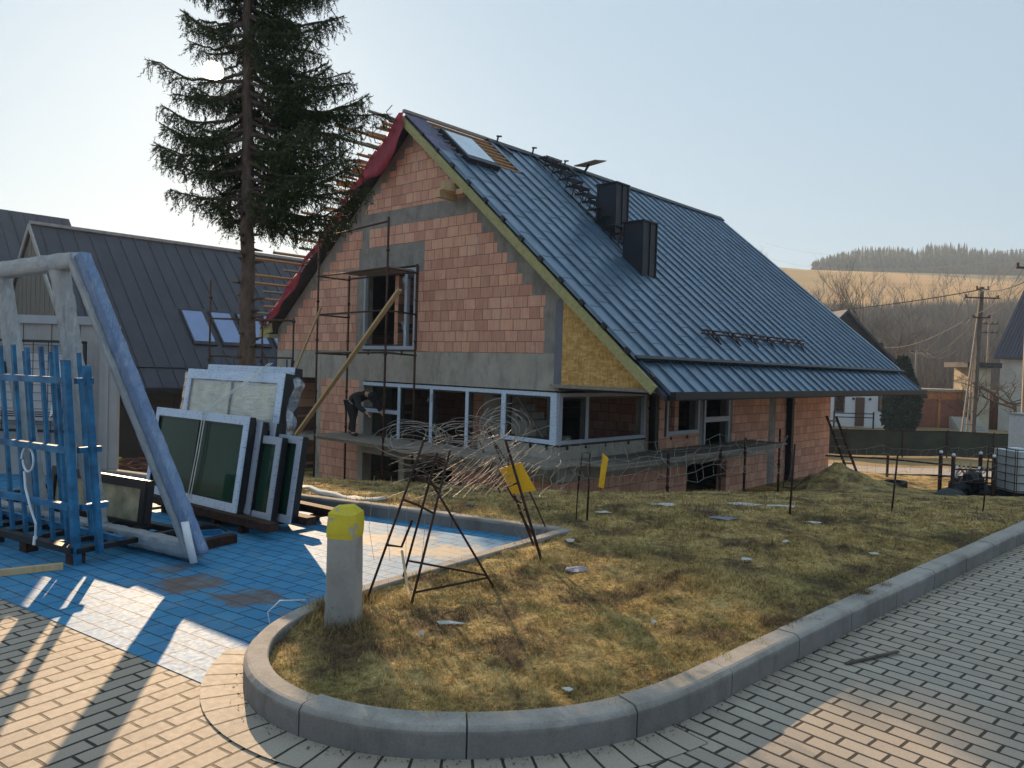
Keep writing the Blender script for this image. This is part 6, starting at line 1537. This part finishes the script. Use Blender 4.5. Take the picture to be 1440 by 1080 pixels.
# ------------------------------------------------------------------ grass blades
def blades():
    R = np.random.default_rng(17); out = []
    for (n, y0, y1, ln, wd) in ((210000, 3.1, 5.8, .030, .0017), (150000, 5.0, 8.6, .036, .0026), (80000, 8, 14, .05, .005)):
        y = y0 + (y1 - y0) * R.random(n) ** .8; x = R.uniform(-.75, .72, n) * y; k = in_poly(x, y, LAWN_POLY) & (x > -8); x, y = x[k], y[k]
        cl = vnoise(x, y, 7, 21) + .7 * vnoise(x, y, 17, 22); k = cl > R.uniform(-.7, .35, len(x)); x, y = x[k], y[k]; n = len(x)
        z = H(x, y) - .003; a = R.uniform(0, 6.28, n); L = ln * R.uniform(.5, 1.6, n) * (1 + vnoise(x, y, 2.2, 23)); tilt = R.uniform(.25, 1.1, n)
        tip = np.stack([x + np.cos(a) * L * np.cos(tilt) * 1.2, y + np.sin(a) * L * np.cos(tilt) * 1.2, z + L * np.sin(tilt)], 1); b = np.stack([x, y, z], 1); sd = np.stack([-np.sin(a), np.cos(a), np.zeros(n)], 1) * wd
        out.append(np.stack([b - sd, b + sd, tip], 1))
    for (cx_, cy_, sp_, n_, l_) in ((-1.15, 4.72, .10, 900, .09), (-.90, 4.42, .10, 700, .07), (-1.02, 4.60, .09, 600, .08), (-.93, 5.0, .08, 350, .07), (-.60, 4.85, .06, 300, .06), (-.05, 5.25, .06, 260, .05), (.29, 6.0, .05, 200, .06)):
        x = R.normal(cx_, sp_, n_); y = R.normal(cy_, sp_, n_); k = in_poly(x, y, LAWN_POLY); x, y = x[k], y[k]; n = len(x); z = H(x, y); a = R.uniform(0, 6.28, n); L = l_ * R.uniform(.5, 1.5, n); tl = R.uniform(.5, 1.35, n)
        tip = np.stack([x + np.cos(a)*L*np.cos(tl), y + np.sin(a)*L*np.cos(tl), z + L*np.sin(tl)], 1); b = np.stack([x, y, z], 1); sd = np.stack([-np.sin(a), np.cos(a), np.zeros(n)], 1) * .0022; out.append(np.stack([b - sd, b + sd, tip], 1))
    nt_ = 2600; cx = R.uniform(-1.5, 4.2, nt_); cy = 3.2 + 6 * R.random(nt_) ** 1.2; k = in_poly(cx, cy, LAWN_POLY) & (vnoise(cx, cy, 1.6, 41) > -.12); cx, cy = cx[k], cy[k]; m_ = 26
    x = np.repeat(cx, m_) + R.normal(0, .018, len(cx) * m_); y = np.repeat(cy, m_) + R.normal(0, .018, len(cx) * m_); n = len(x); z = H(x, y) - .003
    a = R.uniform(0, 6.28, n); L = np.repeat(R.uniform(.035, .075, len(cx)), m_) * R.uniform(.5, 1.3, n); tl = R.uniform(.35, 1.3, n)
    tip = np.stack([x + np.cos(a)*L*np.cos(tl), y + np.sin(a)*L*np.cos(tl), z + L*np.sin(tl)], 1); b = np.stack([x, y, z], 1); sd = np.stack([-np.sin(a), np.cos(a), np.zeros(n)], 1) * .0019; out.append(np.stack([b - sd, b + sd, tip], 1))
    T = np.concatenate(out); np_mesh('grass', T.reshape(-1, 3), np.arange(len(T) * 3).reshape(-1, 3), M['blade'], kind='stuff'); print('blades', len(T))
blades()
# debris along the kerb foot
R_ = np.random.default_rng(6); vs = []
for p in [p for p in KP if p.y < 9 and not (p.x < .4 and p.y > 4.4)]:
    for k in range(26):
        if R_.random() < .55: continue
        o_ = abs(R_.normal(0, .018)); tq = R_.uniform(-.05, .05); q = p + Vector((R_.normal(0, .03), R_.normal(0, .03) - o_, 0)); s = R_.uniform(.003, .012); a = R_.uniform(0, 6.28)
        vs += [(q.x, q.y, .010), (q.x + s*cos(a), q.y + s*sin(a), .014), (q.x + s*cos(a + 1.4), q.y + s*sin(a + 1.4), .010 + s * .6)]
vs = np.array(vs); np_mesh('kerb_debris', vs, np.arange(len(vs)).reshape(-1, 3), plain('crumbly_soil_debris', (.11, .08, .05), .95), kind='stuff')

# ------------------------------------------------------------------ haze
hz = MB(); hz.span((-705, -60, -8), (705, 705, 110)); hm = bpy.data.materials.new('haze_air'); hm.use_nodes = True; nt = hm.node_tree; nt.nodes.clear()
vo = nt.nodes.new('ShaderNodeVolumePrincipled'); vo.inputs['Color'].default_value = (.66, .82, 1, 1); vo.inputs['Density'].default_value = .0007; vo.inputs['Anisotropy'].default_value = .28
oo = nt.nodes.new('ShaderNodeOutputMaterial'); nt.links.new(vo.outputs[0], oo.inputs['Volume'])
hz.build('haze', hm, kind='stuff')
